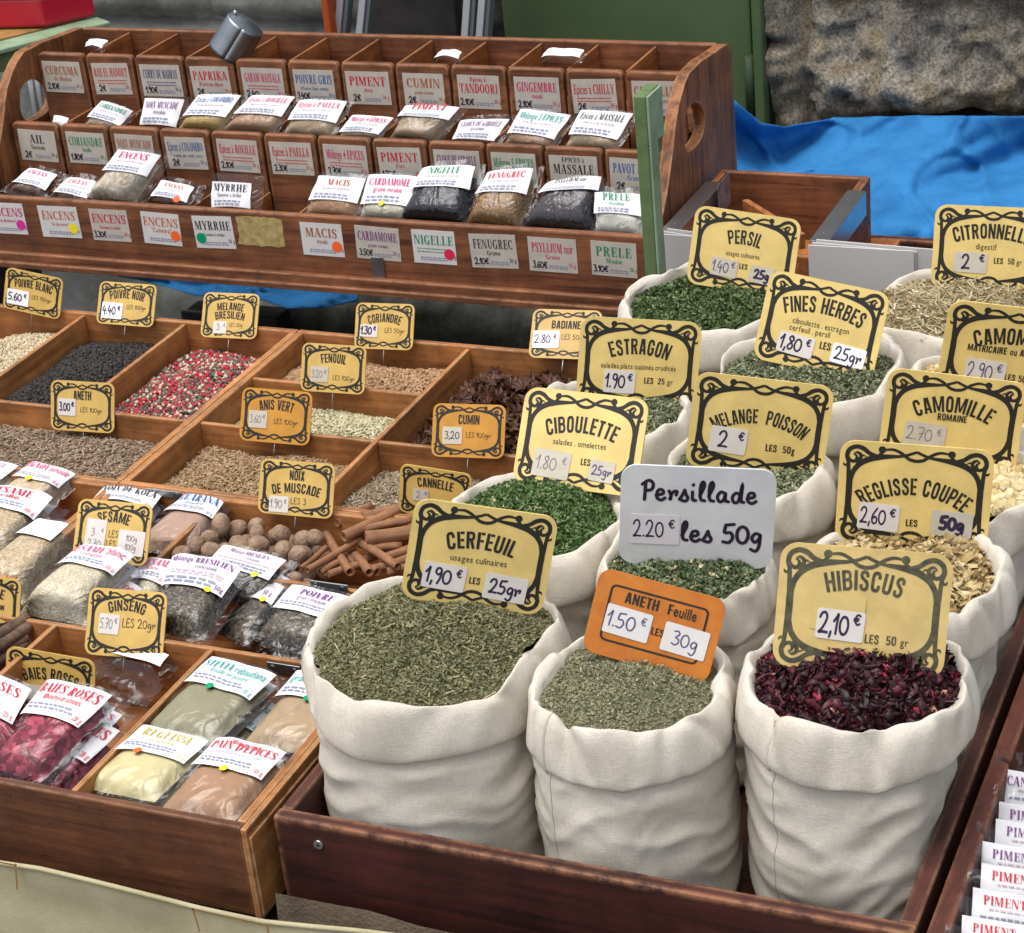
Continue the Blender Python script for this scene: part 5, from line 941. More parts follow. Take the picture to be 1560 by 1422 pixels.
def hz0(k, px, py, dz=-.012):  # foot of a sign: on the herb in a sack
    z = SK[k]['zr']
    for _ in range(12): q = at(px, py, z); z = .5 * z + .5 * min(heap_z(k, q[0], q[1], *HP[k]), SK[k]['zr'] + .03)
    return at(px, py, z + dz)
def big(k, c, colr, title, subs, st, label, dz=-.003, **kw):
    bm = ((c[2][0] + c[3][0]) / 2, (c[2][1] + c[3][1]) / 2); return sign(c, hz0(k, *bm, dz), colr, title, subs, st, label, GA, **kw)
def sml(y, c, colr, title, subs, st, label, **kw):
    bm = ((c[2][0] + c[3][0]) / 2, (c[2][1] + c[3][1]) / 2); return sign(c, aty(*bm, y - .011), colr, title, subs, st, label, GB, th=.0018, spike=.02, ym=9, **kw)
big('cerfeuil', ((637, 758), (852, 788), (825, 938), (606, 909)), 'pale', [cnd('CERFEUIL', 6, 12.5, 46, 3.5)], [('usages culinaires', -4.5, 4.6, 41, 0, 'sans'), cnd('LES', (-.5, -20), 5, 9, 0)],
    [(-22, -17.5, 30, 19, -.04, STICK, '1,90€', 11, PEN, .15), (21.5, -20, 30, 19, -.05, STICK, '25gr', 10, PEN, .17)], 'yellow sign reading CERFEUIL, 1,90€ les 25gr')
big('ciboulette', ((803, 588), (993, 610), (966, 757), (780, 735)), 'pale', [cnd('CIBOULETTE', 6, 12.5, 55, 5)], [('salades . omelettes', -4.5, 4.4, 43, 0, 'sans'), cnd('LES', (7, -18), 5, 9, 0)],
    [(-20, -20, 30, 21, -.05, STICKG, '1.80€', 10, PENF, .1), (21, -21, 20, 16, -.05, STICKG, '25gr', 7, PENB, .16)], 'yellow sign reading CIBOULETTE, salades, omelettes')
big('estragon', ((885, 483), (1073, 490), (1056, 628), (877, 615)), 'pale', [cnd('ESTRAGON', 8, 13, 47, 4)], [('salades.plats cuisinés.crudités', -4.5, 4.3, 62, 0, 'sans'), cnd('LES  25', (14, -16), 5, 18, 0), ('gr', (27, -16), 4.4, 5, 0, 'sans')],
    [(-15, -15.5, 26, 19, -.02, STICK, '1.90€', 11, PEN, .15)], 'yellow sign reading ESTRAGON, plats cuisinés, 1.90€')
big('poisson', ((1062, 567), (1272, 588), (1252, 735), (1042, 708)), 'pale', [cnd('MELANGE  POISSON', 2.5, 11, 66, 10.5)], [cnd('LES  50g', (17, -18), 5.4, 22, 0)],
    [(-21, -13, 27, 20, -.04, STICK, '2€', 12, PEN, .14)], 'yellow sign reading MELANGE POISSON, 2€ les 50g')
big('romaine', ((1356, 561), (1566, 583), (1546, 728), (1334, 700)), 'pale', [cnd('CAMOMILLE', 8, 12.5, 53, 7), cnd('ROMAINE', 1, 5.4, 22, 0)], [],
    [(-18, -12, 30, 19, -.05, STICKG, '2.70€', 10, PENF, .1)], 'yellow sign reading CAMOMILLE ROMAINE above the licorice sign')
big('matricaire', ((1453, 457), (1660, 480), (1640, 625), (1418, 598)), 'pale', [cnd('CAMOMILLE', 8, 12.5, 55, 5), cnd('MATRICAIRE ou ALLEMANDE', 0, 5.2, 70, 0)], [cnd('LES 50', (5, -20), 5, 17, 0), ('gr', (19, -20), 4.4, 5, 0, 'sans')],
    [(-17, -15.5, 29, 19, -.03, STICK, '2.90€', 12, PENB, .1)], 'yellow sign reading CAMOMILLE MATRICAIRE, cut by the right edge')
big('persil', ((1062, 313), (1221, 335), (1206, 457), (1044, 430)), 'pale', [cnd('PERSIL', 7, 13, 29, 2)], [('usages culinaires', -5, 4.5, 32, 0, 'sans'), cnd('LES', (2, -16), 5, 9, 0)],
    [(-16, -17, 25, 17, -.05, STICKG, '1.40€', 10, PENB, .12), (20, -19, 23, 16, -.06, STICKG, '25g', 8, PEN, .26)], 'yellow sign reading PERSIL, 1.40€ les 25g')
big('fines', ((1176, 410), (1358, 448), (1327, 585), (1145, 545)), 'pale', [cnd('FINES HERBES', 10, 13, 64, 6)], [('ciboulette . estragon', -2, 4.8, 47, 0, 'sans'), ('cerfeuil . persil', (-8, -8), 4.8, 34, 0, 'sans'), cnd('LES', (7, -18), 6, 10, 0)],
    [(-17, -19, 30, 17, -.06, STICK, '1,80€', 11, PEN, .15), (27, -19, 28, 16, -.05, STICKW, '25gr', 10, PEN, .14)], 'yellow sign reading FINES HERBES, 1,80€')
big('citronnelle', ((1427, 311), (1604, 319), (1594, 447), (1416, 438)), 'pale', [cnd('CITRONNELLE', 9, 13, 64, 5)], [('digestif', (-4, -1), 5, 18, 0, 'sans'), cnd('LES  50', (12, -13), 5.2, 18, 0), ('gr', (25, -13), 4.6, 5, 0, 'sans')],
    [(-17, -13, 29, 18, -.03, STICKG, '2€', 12, PEN, .16)], 'yellow sign reading CITRONNELLE, digestif, 2€ les 50 gr')
big('reglisse', ((1283, 671), (1516, 685), (1503, 846), (1269, 824)), 'pale', [cnd('REGLISSE COUPEE', 1.5, 12, 69, 12)], [cnd('LES', (0, -21), 5, 10, 0)],
    [(-22, -16, 27, 19, -.05, STICK, '2,60€', 11, PEN, .14), (26, -17, 27, 18, -.04, STICKG, '50g', 9, PEN, .3)], 'yellow sign reading REGLISSE COUPEE, 2,60€')
big('hibiscus', ((1192, 826), (1454, 845), (1436, 1037), (1174, 1012)), 'worn', [cnd('HIBISCUS', 12, 12, 43, 3)], [cnd('LES  50', (12, -19), 5.4, 22, 0), ('gr', (26, -19), 4.6, 5, 0, 'sans')],
    [(-14, -2.5, 31, 22, -.05, STICKY, '', 1, PEN, .1), (-12, -9.5, 28, 18, -.05, STICK, '2,10€', 12, PEN, .15)], 'worn yellow sign reading HIBISCUS with faded scrolled border', inkm=INKW)
pz = strip(np.array(round_rect(76, 48, 4, 4)) + (0, 1), 1.9, True)
big('aneth', ((917, 863), (1109, 916), (1077, 1042), (885, 990)), 'orange', [cnd('ANETH', (-13, 12.5), 9.5, 31, 0), ('Feuille', (19, 12.5), 9, 29, 0, 'cond')], [cnd('LES', (4, -8), 6.5, 10, 0)],
    [(-20, -4, 36, 25, -.02, CARD2, '1.50€', 13, PENB, .11), (26, -6, 35, 25, -.02, CARD2, '30g', 12, PENB, .11)], 'orange sign reading ANETH Feuille, 1.50€ les 30g', orn=False, plain=[pz], aspect=.66)
wr1 = [('Persillade', (1, 12), 14, 74, 0, 'hand2'), ('les 50g', (16, -18), 14, 52, 0, 'hand2')]
big('persillade', ((949, 708), (1182, 715), (1178, 868), (940, 856)), 'white', wr1, [], [(-27, -10, 32, 22, 0, mat('pinkish_tape', (.62, .59, .62), .5), '2.20€', 12, PEN, .12)], 'white sign with black handwriting reading Persillade, les 50g', orn=False, inkm=mat('violet_black_marker', (.022, .012, .03), .5))
h100 = lambda x, y: [('LES 100gr', (x, y), 7, 44, 0, 'hand')]
sml(2.112, ((13, 408), (98, 425), (90, 488), (2, 467)), 'gold', [cnd('POIVRE BLANC', 8, 15, 64, 3)], h100(16, -10), [(-25, -13, 38, 27, .02, STICKW, '5.60€', 13, PEN, .17)], 'golden sign reading POIVRE BLANC, 5.60€')
sml(2.112, ((153, 428), (240, 435), (233, 499), (147, 493)), 'gold', [cnd('POIVRE NOIR', 10, 15, 58, 4)], h100(18, -8), [(-24, -13, 36, 28, -.02, STICKW, '4.40€', 14, PEN, .17)], 'golden sign reading POIVRE NOIR, 4.40€')
sml(2.112, ((312, 446), (397, 448), (390, 518), (305, 513)), 'gold', [cnd('MELANGE', 9, 12.5, 46, 2), cnd('BRESILIEN', -5, 12.5, 50, 3)], [('LES 50g', (12, -18), 6, 24, 0, 'hand')], [(-16, -20, 24, 20, 0, STICK, '3€', 10, PENF, .12)], 'golden sign reading MELANGE BRESILIEN over the mixed peppercorns')
sml(1.857, ((78, 578), (175, 585), (174, 660), (78, 655)), 'gold', [cnd('ANETH', 10, 13, 28, 0)], h100(14, -8), [(-24, -2, 27, 25, 0, STICK, '3.00€', 12, PEN, .2)], 'golden sign reading ANETH, 3.00€ les 100gr')
sml(2.108, ((543, 462), (633, 463), (628, 535), (540, 530)), 'gold', [cnd('CORIANDRE', 7, 14, 53, 5)], [('LES 50gr', (18, -10), 7.5, 42, 0, 'hand')], [(-26, -8, 30, 20, -.03, STICK, '1.30€', 12, PEN, .2)], 'golden sign reading CORIANDRE, 1.30€ les 50gr')
sml(1.980, ((462, 522), (559, 528), (555, 602), (457, 595)), 'gold', [cnd('FENOUIL', 9, 14, 37, 2)], h100(17, -17), [(-21, -10, 27, 24, 0, STICKG, '3.20€', 11, PENF, .12)], 'golden sign reading FENOUIL, les 100gr')
sml(1.857, ((371, 590), (477, 598), (471, 680), (364, 670)), 'amber', [cnd('ANIS VERT', 9, 14, 46, 3)], h100(15, -10), [(-25, -6, 26, 24, 0, STICKG, '3.60€', 11, PENF, .12)], 'amber sign reading ANIS VERT, les 100gr')
sml(1.857, ((662, 615), (771, 617), (768, 700), (656, 695)), 'amber', [cnd('CUMIN', 9, 13, 29, 0)], h100(14, -9), [(-22, -7, 27, 24, .01, STICKG, '3,20', 10, PEN, .12)], 'amber orange sign reading CUMIN, 3,20 les 100gr')
sml(2.108, ((815, 471), (918, 474), (911, 549), (803, 545)), 'tan', [cnd('BADIANE', 8, 12, 42, 0)], [('LES 50gr', (12, -8), 7.5, 42, 0, 'hand')], [(-27, -9, 38, 26, .02, STICKW, '2.80€', 12, PEN, .13)], 'tan sign reading BADIANE, 2.80€, half behind the tarragon sign')
sml(1.692, ((613, 708), (722, 722), (713, 797), (605, 777)), 'gold', [cnd('CANNELLE', 8, 14, 48, 2)], [], [(-20, -6, 22, 18, 0, STICKG, '2€', 10, PENF, .12)], 'golden sign reading CANNELLE behind the cinnamon sticks')
sml(1.690, ((399, 698), (513, 708), (505, 791), (392, 781)), 'gold', [cnd('NOIX', 11, 13, 20, 0), cnd('DE MUSCADE', -6, 13, 62, 4)], [('LES 3', (4, -21), 8, 25, 0, 'hand')], [(-22, -23, 26, 22, 0, STICK, '1.90€', 11, PENF, .12)], 'golden sign reading NOIX DE MUSCADE over the nutmegs')
sml(1.552, ((121, 760), (235, 769), (222, 864), (110, 852)), 'gold', [cnd('SESAME', 12, 13, 41, 3)], [('LES', (2, -6), 8, 15, 0, 'hand'), ('LES', (0, -18), 8, 15, 0, 'hand')], [(-22, -9, 27, 46, -.03, STICK, '3€|2.30', 9, PENF, .12), (27, -11, 35, 30, -.03, STICK, '100g|100g', 7, PENF, .14)], 'golden sign reading SESAME with two faded stickers', aspect=.8)
sml(1.424, ((139, 896), (256, 902), (248, 1008), (127, 995)), 'gold', [cnd('GINSENG', 14, 12, 47, 4)], [('LES 20gr', (17, -4), 9.5, 48, 0, 'hand')], [(-21, -2, 26, 22, -.02, STICK, '5.70€', 11, PENF, .12)], 'golden sign reading GINSENG, les 20gr', aspect=.86)
sml(1.37, ((16, 984), (148, 1008), (141, 1100), (3, 1076)), 'gold', [cnd('BAIES ROSES', 5, 14, 58, 6)], [], [(-14, -13, 40, 18, 0, STICK, '', 8, PENF, .1)], 'golden sign reading BAIES ROSES behind the pink berry packets')
sml(1.432, ((-75, 868), (33, 884), (29, 967), (-80, 952)), 'gold', [cnd('REGLISSE', 10, 13, 54, 3), cnd('BATON', (18, -7), 7, 24, 0)], [], [], 'golden sign cut by the left edge above the liquorice roots')
# ------------------------------------------------------------------ plastic packets with paper headers
def seedmat(name, cols, sc):
    if name in MATS: return MATS[name]
    m, t, p = base_mat(name, cols[0], .7, .25); L = t.links.new; tc = node(t, 'ShaderNodeTexCoord'); v = node(t, 'ShaderNodeTexVoronoi', i_Scale=float(sc)); L(tc.outputs['Object'], v.inputs['Vector'])
    s_ = node(t, 'ShaderNodeSeparateColor'); L(v.outputs['Color'], s_.inputs[0]); r = node(t, 'ShaderNodeValToRGB'); e = r.color_ramp.elements
    for i, c in enumerate(cols):
        if i < 2: e[i].position = i / max(1, len(cols) - 1); e[i].color = c4(c)
        else: q = e.new(min(1, i / (len(cols) - 1))); q.color = c4(c)
    if len(cols) > 2: e[1].position = 1 / (len(cols) - 1)
    L(s_.outputs[0], r.inputs[0]); L(r.outputs[0], p.inputs['Base Color']); b = node(t, 'ShaderNodeBump', i_Strength=.7, i_Distance=.0015); b.invert = True; L(v.outputs['Distance'], b.inputs['Height']); L(b.outputs[0], p.inputs['Normal'])
    MATS[name] = m; return m
PW = lambda n, c: mat('powder_' + n, tuple(min(.8, q * 1.22) for q in c), .8, .25, var=.16, vscale=50, bump=.15, bscale=300)
CT = dict(olive=PW('olive', (.27, .25, .155)), tan=PW('tan', (.40, .28, .165)), cream=PW('cream', (.60, .52, .27)), brown=PW('brown', (.36, .205, .115)), kraft=PW('kraft', (.40, .29, .19)), onion=PW('onion', (.56, .43, .27)), rose=PW('rose', (.42, .27, .2)), yellow=PW('yellow', (.45, .30, .09)), mace=PW('mace', (.42, .22, .10)), pale=PW('pale', (.55, .50, .38)), white=PW('white', (.62, .60, .52)), kola=PW('kola', (.27, .22, .2)),
          berries=seedmat('pink_berries', [(.34, .02, .05), (.14, .01, .025), (.5, .08, .12), (.22, .02, .04)], 200), sesame=seedmat('sesame_seed', [(.74, .66, .47), (.62, .53, .35), (.8, .73, .58)], 420), toasted=seedmat('toasted_sesame', [(.62, .48, .30), (.48, .33, .18), (.74, .62, .45), (.54, .4, .23)], 420),
          pepper=seedmat('crushed_pepper', [(.075, .064, .054), (.15, .125, .095), (.04, .034, .03), (.3, .25, .18), (.09, .075, .06)], 420), nigella=seedmat('nigella_seed', [(.022, .022, .026), (.035, .033, .036), (.014, .014, .018)], 420), fenugreek=seedmat('fenugreek_seed', [(.36, .20, .075), (.28, .14, .05), (.45, .28, .12)], 330), poppy=seedmat('poppy_seed', [(.075, .06, .065), (.055, .045, .05), (.1, .08, .08)], 500), incense=seedmat('incense_grain', [(.64, .54, .38), (.74, .65, .5), (.54, .42, .27), (.8, .75, .65)], 170), darkinc=seedmat('dark_incense', [(.16, .07, .035), (.1, .045, .025), (.22, .11, .06)], 200))
PKG = 'clear packets with white paper headers'
def packet(c, n, p0, lf, ct, lines, label, h=.0095, wob=1.3, dot=None, lw=(0., 1.), over=(.05, .09, .05, .05), group=PKG, seed=0, crumple=0.):
    """c: header TL, TR, content BR, BL ; n, p0: plane it lies on; lf: header share of the length; over: film margin left, right, bottom, top"""
    n = nrm(np.array(n, float)); TLp, TRp, BRp, BLp = [atp(*q, p0, n) for q in c]; rs = random.Random(seed + int(c[0][0] * 7 + c[0][1])); sd_ = rs.uniform(0, 50)
    Wm = np.linalg.norm(TRp - TLp + BRp - BLp) / 2; Lm = np.linalg.norm(TLp - BLp + TRp - BRp) / 2
    def B(s, t): return BLp * (1 - s) * (1 - t) + BRp * s * (1 - t) + TRp * s * t + TLp * (1 - s) * t
    def Hh(s, t):
        a = np.clip(s, 0, 1); b = np.clip(t, 0, 1); ws = 1 - np.abs(2 * a - 1) ** 5.; wt = (1 - np.abs(2 * np.clip(b, 0, .5) - 1) ** 5.) * np.where(b > .6, 1 - (b - .6) * .35, 1)
        return h * ws ** .8 * wt ** .8 + .0008
    def M(s, t, off, stiff=1.):
        s, t = np.atleast_1d(s).astype(float), np.atleast_1d(t).astype(float)
        nz = np.array([ns(a * 3 + sd_, b * 3, 1) for a, b in zip(s, t)]) * .0016 * wob
        return np.array([B(a, b) for a, b in zip(s, t)]) + n * (Hh(.5 + (s - .5) * stiff, .5 + (t - .5) * (stiff + 1) / 2) + off + nz)[:, None]
    e = empty('spice_packet', B(.5, 0), label, 'spice packet', group)
    if ct:
        N = 15; g = np.linspace(0, 1, N); S_, T_ = np.meshgrid(g, g * min(1, 1 - lf * .35)); top = M(S_.ravel(), T_.ravel(), 0).reshape(N, N, 3)
        bot = np.array([B(a, b) for a, b in zip(S_.ravel(), T_.ravel())]).reshape(N, N, 3) + n * .0003
        mb = MB().grid(top); mb.grid(bot[:, ::-1]); ed = [[top[0], bot[0]], [top[-1], bot[-1]], [top[:, 0], bot[:, 0]], [top[:, -1], bot[:, -1]]]
        for a, b in ed: mb.grid(np.stack([a, b]))
        mb.build('contents', CT[ct], e)
    l0, r0, b0, t0 = over; N = 18; S_, T_ = np.meshgrid(np.linspace(-l0, 1 + r0, N), np.linspace(-b0, 1 + t0, N))
    P = M(S_.ravel(), T_.ravel(), .0009) + n * np.array([.0022 * max(0, ns(a * 5 + sd_, b * 5, 2)) * (.9 if (a < -.01 or a > 1.01 or b > 1.01 or b < -.01) else .25) * (1 + crumple) for a, b in zip(S_.ravel(), T_.ravel())])[:, None]
    MB().grid(P.reshape(N, N, 3)).build('plastic_film', FILM, e)
    # paper header, gently bowed lower edge
    s0, s1 = lw; NX, NY = 17, 12; mb = MB(); xs = np.linspace(s0, s1, NX); G = []
    def LM(p, off):  # p: (x 0..1 across the header, y 0..1 up)
        x, y = p[:, 0], p[:, 1]; return M(s0 + (s1 - s0) * x, (1 - lf) + lf * y + .05 * lf * np.sin(np.pi * x) * (1 - y), .0030 + off, .84)
    q = np.array([(a, b) for b in np.linspace(0, 1, NY) for a in np.linspace(0, 1, NX)]); mb.grid(LM(q, 0).reshape(NY, NX, 3), 0)
    mats = [PAPER]; Ww, Hl = Wm * (s1 - s0), Lm * lf
    def TM(p, off): return LM(np.stack([p[:, 0] / Ww + .5, p[:, 1] / Hl], 1), off)
    for (s_, colr, y, hh, mw, x0) in lines:
        m_ = ink(colr)
        if m_ not in mats: mats.append(m_)
        k = mats.index(m_)
        if s_ == '~':
            micro(mb, TM, (x0 - mw / 2) * Ww, (x0 + mw / 2) * Ww, y * Hl, hh * Hl, k, .0011)
        else:
            sh, wd = text(s_, 'serif'); ht = hh * Hl; mwm = mw * Ww
            sh = place(sh, wd, x0 * Ww, y * Hl, ht, mwm, squeeze=max(mwm * .55, min(wd * ht * 1.0, mwm)))
            ink_onto(mb, sh, TM, k, .0011)
    if dot: mats.append(ink(dot[0])); v, f = disc((dot[1] * Ww, dot[2] * Hl), dot[3] if len(dot) > 3 else .0036, 14); mb.add(TM(v, .0009), f, len(mats) - 1)
    mb.build('paper_header', mats, e); return e
def hdr(title, colr, sub=None, two=None, wt='50 g', sz=.24):
    L_ = [(title, colr, .62, sz * 1.2, .92, 0)]
    if sub: L_.append((sub, colr, .43, .15, .66, 0))
    else: L_.append(('~', 'micro2', .5, .035, .6, 0))
    L_ += [('~', 'micro', .27, .045, .74, -.08), ('~', 'micro', .17, .045, .74, -.06), (wt, colr, .07, .13, .13, .42)]
    return L_
def flat(c, z, lf, ct, lines, label, tilt=12, roll=0, **kw):
    a, b = math.radians(tilt), math.radians(roll); n = (math.sin(b), -math.sin(a), math.cos(a)); bm = ((c[2][0] + c[3][0]) / 2, (c[2][1] + c[3][1]) / 2); return packet(c, n, at(*bm, z), lf, ct, lines, label, **kw)
flat(((455, 1033), (560, 1052), (495, 1158), (372, 1132)), .784, .40, 'tan', [('graine', 'teal', .55, .26, .4, -.3), ('~', 'micro', .25, .06, .5, -.2), ('~', 'micro', .13, .06, .5, -.2)], 'tan packet half hidden behind the chervil sack', dot=('dotgreen', -.05, -.02))
flat(((327, 1012), (425, 1040), (325, 1140), (221, 1107)), .786, .41, 'olive', hdr('STEVIA rebaudiana', 'teal', 'Feuille en poudre', wt='30 g', sz=.2), 'olive green packet headed STEVIA rebaudiana', dot=('dotgreen', -.1, -.02), over=(.05, .14, .05, .05))
flat(((222, 1117), (322, 1141), (236, 1224), (121, 1200)), .782, .44, 'cream', hdr('REGLISSE', 'gold_ink', 'en poudre'), 'cream powder packet headed REGLISSE with an orange dot', dot=('dotorange', -.15, -.02))
flat(((335, 1135), (440, 1157), (357, 1256), (247, 1231)), .784, .46, 'brown', [('Mélange pour', 'red', .80, .13, .5, 0)] + hdr("PAIN D'EPICES", 'red', sz=.2), 'brown powder packet headed PAIN D\'EPICES with a yellow dot', dot=('dotyellow', -.02, -.02))
flat(((150, 985), (262, 1010), (215, 1070), (120, 1045)), .765, .3, None, [('ROSES', 'pinkred', .4, .3, .5, 0)], 'nearly empty clear packet lying at the back of the berry compartment', crumple=2, over=(.1, .15, .1, .1))
flat(((112, 1078), (190, 1098), (120, 1190), (40, 1172)), .770, .3, 'berries', [('ROSES', 'red', .5, .3, .5, .2), ('25 g', 'red', .1, .15, .18, .35)], 'pink berry packet under the others against the divider', over=(.05, .14, .05, .08), h=.008)
flat(((-68, 1012), (53, 1060), (-10, 1185), (-120, 1150)), .784, .45, 'berries', hdr('BAIES ROSES', 'red', 'Déshydratées', wt='25 g', sz=.2), 'pink berry packet cut by the left edge', tilt=18, over=(.05, .1, .05, .05))
flat(((79, 1050), (178, 1073), (62, 1193), (-14, 1172)), .786, .44, 'berries', hdr('BAIES ROSES', 'red', 'Déshydratées', wt='28 g', sz=.22), 'pink berry packet with its whole BAIES ROSES header showing', tilt=18, over=(.05, .22, .05, .05), h=.015)
# second row
flat(((449, 900), (548, 924), (470, 992), (392, 968)), .772, .52, 'pepper', hdr('POIVRE', 'violet', 'grain concassé', sz=.2), 'crushed pepper packet headed POIVRE beside the chervil sack', tilt=20, over=(.2, .1, .12, .08))
flat(((405, 888), (446, 894), (380, 985), (332, 966)), .766, .45, 'pepper', [('BRESILIEN', 'violet', .7, .2, .9, 0), ('~', 'micro2', .5, .05, .8, 0), ('50 g', 'violet', .2, .16, .3, .2)], 'crushed pepper packet pinched between the two brazilian mixes', dot=('dotyellow', .2, .02))
flat(((346, 838), (441, 861), (385, 928), (285, 900)), .780, .47, 'pepper', [('Mélange BRESILIEN', 'violet', .74, .17, .9, 0), ('concassé', 'violet', .55, .13, .4, .1), ('~', 'micro2', .42, .05, .8, 0), ('~', 'micro', .25, .06, .8, 0), ('~', 'micro', .12, .06, .8, 0)], 'upper crushed pepper packet of the brazilian mix leaning on the nutmeg divider', tilt=30, dot=('dotyellow', .28, .022), over=(.08, .14, .05, .08))
flat(((268, 863), (374, 881), (312, 978), (236, 962)), .788, .5, 'pepper', [('Mélange BRESILIEN', 'violet', .74, .18, .9, 0), ('concassé', 'violet', .56, .13, .4, .1), ('~', 'micro2', .44, .05, .8, 0), ('~', 'micro2', .36, .05, .8, 0), ('~', 'micro', .2, .07, .8, -.06), ('~', 'micro', .08, .07, .8, -.06), ('50g', 'violet', .08, .13, .13, .42)], 'front crushed pepper packet of the brazilian mix with a black white header', dot=('dotyellow', .28, .018), over=(.05, .14, .06, .05), h=.018)
flat(((228, 862), (277, 868), (235, 925), (175, 915)), .775, .62, 'sesame', hdr('SESAME', 'pinkred', 'blanc'), 'sesame packet tucked behind the brazilian mix')
flat(((125, 857), (212, 869), (135, 955), (30, 936)), .784, .40, 'sesame', hdr('SESAME blanc', 'pinkred', 'complet', wt='100 g'), 'plump white sesame packet below the sesame sign', h=.026, over=(.04, .12, .06, .05))
flat(((60, 815), (125, 828), (35, 922), (-50, 895)), .776, .30, 'toasted', [], 'toasted sesame packet with a blank white header', h=.024, lw=(.1, .85), over=(.05, .12, .05, .05))
flat(((-12, 770), (90, 782), (22, 872), (-75, 850)), .782, .42, 'toasted', hdr('SESAME', 'red', 'grillé', wt='100 g'), 'toasted sesame packet headed SESAME grillé at the left edge', h=.03, over=(.05, .14, .05, .05))
flat(((55, 718), (123, 735), (68, 782), (-12, 768)), .776, .47, 'onion', hdr('OIGNON semoule', 'magenta', wt='50 g', sz=.28), 'pale onion packet headed OIGNON semoule with a yellow dot', dot=('dotyellow', -.08, .012), h=.018, tilt=24, over=(.05, .12, .05, .05))
flat(((-50, 706), (36, 722), (-22, 770), (-100, 752)), .776, .45, 'onion', hdr('~', 'micro2'), 'pale powder packet with a red dot cut by the left edge', dot=('dotred', .3, .016), h=.015, tilt=24)
flat(((163, 755), (251, 768), (215, 822), (120, 805)), .774, .42, 'kola', hdr('NOIX DE KOLA', 'black', wt='50 g', sz=.3), 'grey packet headed NOIX DE KOLA behind the sesame sign', h=.014, over=(.05, .2, .05, .08))
flat(((283, 768), (345, 778), (300, 850), (205, 836)), .776, .38, 'rose', hdr('GUARANA', 'blue', 'poudre', sz=.3), 'pinkish brown packet headed GUARANA beside the nutmegs', h=.014, over=(.1, .08, .06, .05))
def under(words, lb, n=2):
    src = next(o for o in bpy.data.objects if o.get('category') == 'spice packet' and words in o['label'])
    for k in range(n):
        c = src.copy(); COL.objects.link(c); c.location = src.location + Vector((.005 * (1 if k % 2 else -1) + .001, .004 * (k + 1) * (-1) ** k, -.015 * (k + 1))); c.rotation_euler = (0, 0, random.gauss(0, .05)); c['label'] = lb[k]
        for ch in src.children: d = ch.copy(); COL.objects.link(d); d.parent = c
for wds, nm_ in (('STEVIA', 'olive powder packet'), ('headed REGLISSE with', 'cream powder packet'), ("PAIN D'EPICES", 'brown powder packet'), ('half hidden behind the chervil', 'tan packet by the chervil sack'), ('whole BAIES ROSES', 'full pink berry packet'), ('POIVRE beside', 'pepper packet by the chervil sack'), ('plump white sesame', 'plump sesame packet'), ('SESAME grillé', 'toasted sesame packet')):
    under(wds, ['second packet of the stack, just under the ' + nm_, 'lowest packet of the stack, at the bottom under the ' + nm_])
# packets in the rack: leaning in their compartments
def lean(c, y, lf, ct, lines, label, tilt=48, yaw=0, **kw):
    a, b = math.radians(tilt), math.radians(yaw); n = (math.sin(b) * math.sin(a), -math.sin(a) * math.cos(b), math.cos(a)); bm = ((c[2][0] + c[3][0]) / 2, (c[2][1] + c[3][1]) / 2)
    kw.setdefault('h', .0085); return packet(c, n, aty(*bm, y), lf, ct, lines, label, group='packets standing in the spice rack', **kw)
T1 = 2.318; T2 = 2.407; T3 = 2.50
hs = lambda t_, c_, s_=None, sz=.26: [(t_, c_, .62, sz, .84, 0)] + ([(s_, c_, .40, .16, .6, 0)] if s_ else [('~', 'micro2', .46, .05, .6, 0)]) + [('~', 'micro', .2, .06, .7, -.05), ('~', 'micro', .08, .06, .7, -.05)]
lean(((48, 262), (92, 272), (66, 305), (12, 292)), T1, .72, 'darkinc', hs('ENCENS', 'magenta'), 'dark incense packet in the bottom left compartment', over=(.15, .25, .1, .2), tilt=35)
lean(((108, 276), (152, 282), (132, 318), (78, 306)), T1, .75, None, hs('ENCENS', 'pinkred'), 'flat packet headed ENCENS second from the left in the bottom tier', over=(.12, .2, .1, .25), tilt=38)
lean(((187, 233), (252, 241), (205, 312), (133, 301)), T1, .46, 'incense', hs('ENCENS', 'magenta', sz=.3), 'big packet of pale incense grains standing tall in the bottom tier', tilt=52, h=.014, over=(.06, .18, .04, .1))
lean(((250, 280), (300, 290), (285, 322), (228, 312)), T1, .75, None, hs('ENCENS', 'orange'), 'crumpled packet with an orange mark in the bottom tier', dot=('dotorange', .25, .014, .005), over=(.1, .25, .1, .25), crumple=1.5, tilt=40)
lean(((328, 278), (388, 281), (386, 324), (327, 322)), T1 + .004, .9, None, hs('MYRRHE', 'black', 'Gomme à brûler', sz=.3), 'packet headed MYRRHE in black in the bottom tier', tilt=62, over=(.02, .25, .02, .3))
lean(((490, 272), (562, 277), (542, 334), (466, 328)), T1, .66, 'mace', hs('MACIS', 'brown'), 'orange brown mace packet headed MACIS', over=(.05, .1, .04, .12))
lean(((566, 270), (640, 273), (622, 338), (549, 334)), T1, .72, 'pale', hs('CARDAMOME', 'magenta', 'graine moulue', sz=.24), 'cream packet headed CARDAMOME with a yellow dot', dot=('dotyellow', -.05, -.002), over=(.03, .08, .03, .06))
lean(((650, 265), (730, 262), (712, 344), (608, 336)), T1, .44, 'nigella', hs('NIGELLE', 'green', sz=.3), 'black nigella packet bulging out of the bottom tier', h=.019, over=(.03, .12, .04, .12), tilt=44)
lean(((748, 270), (818, 264), (795, 350), (708, 342)), T1, .46, 'fenugreek', hs('FENUGREC', 'red', sz=.26), 'light brown fenugreek seed packet headed FENUGREC', h=.016, over=(.06, .16, .04, .1), tilt=46)
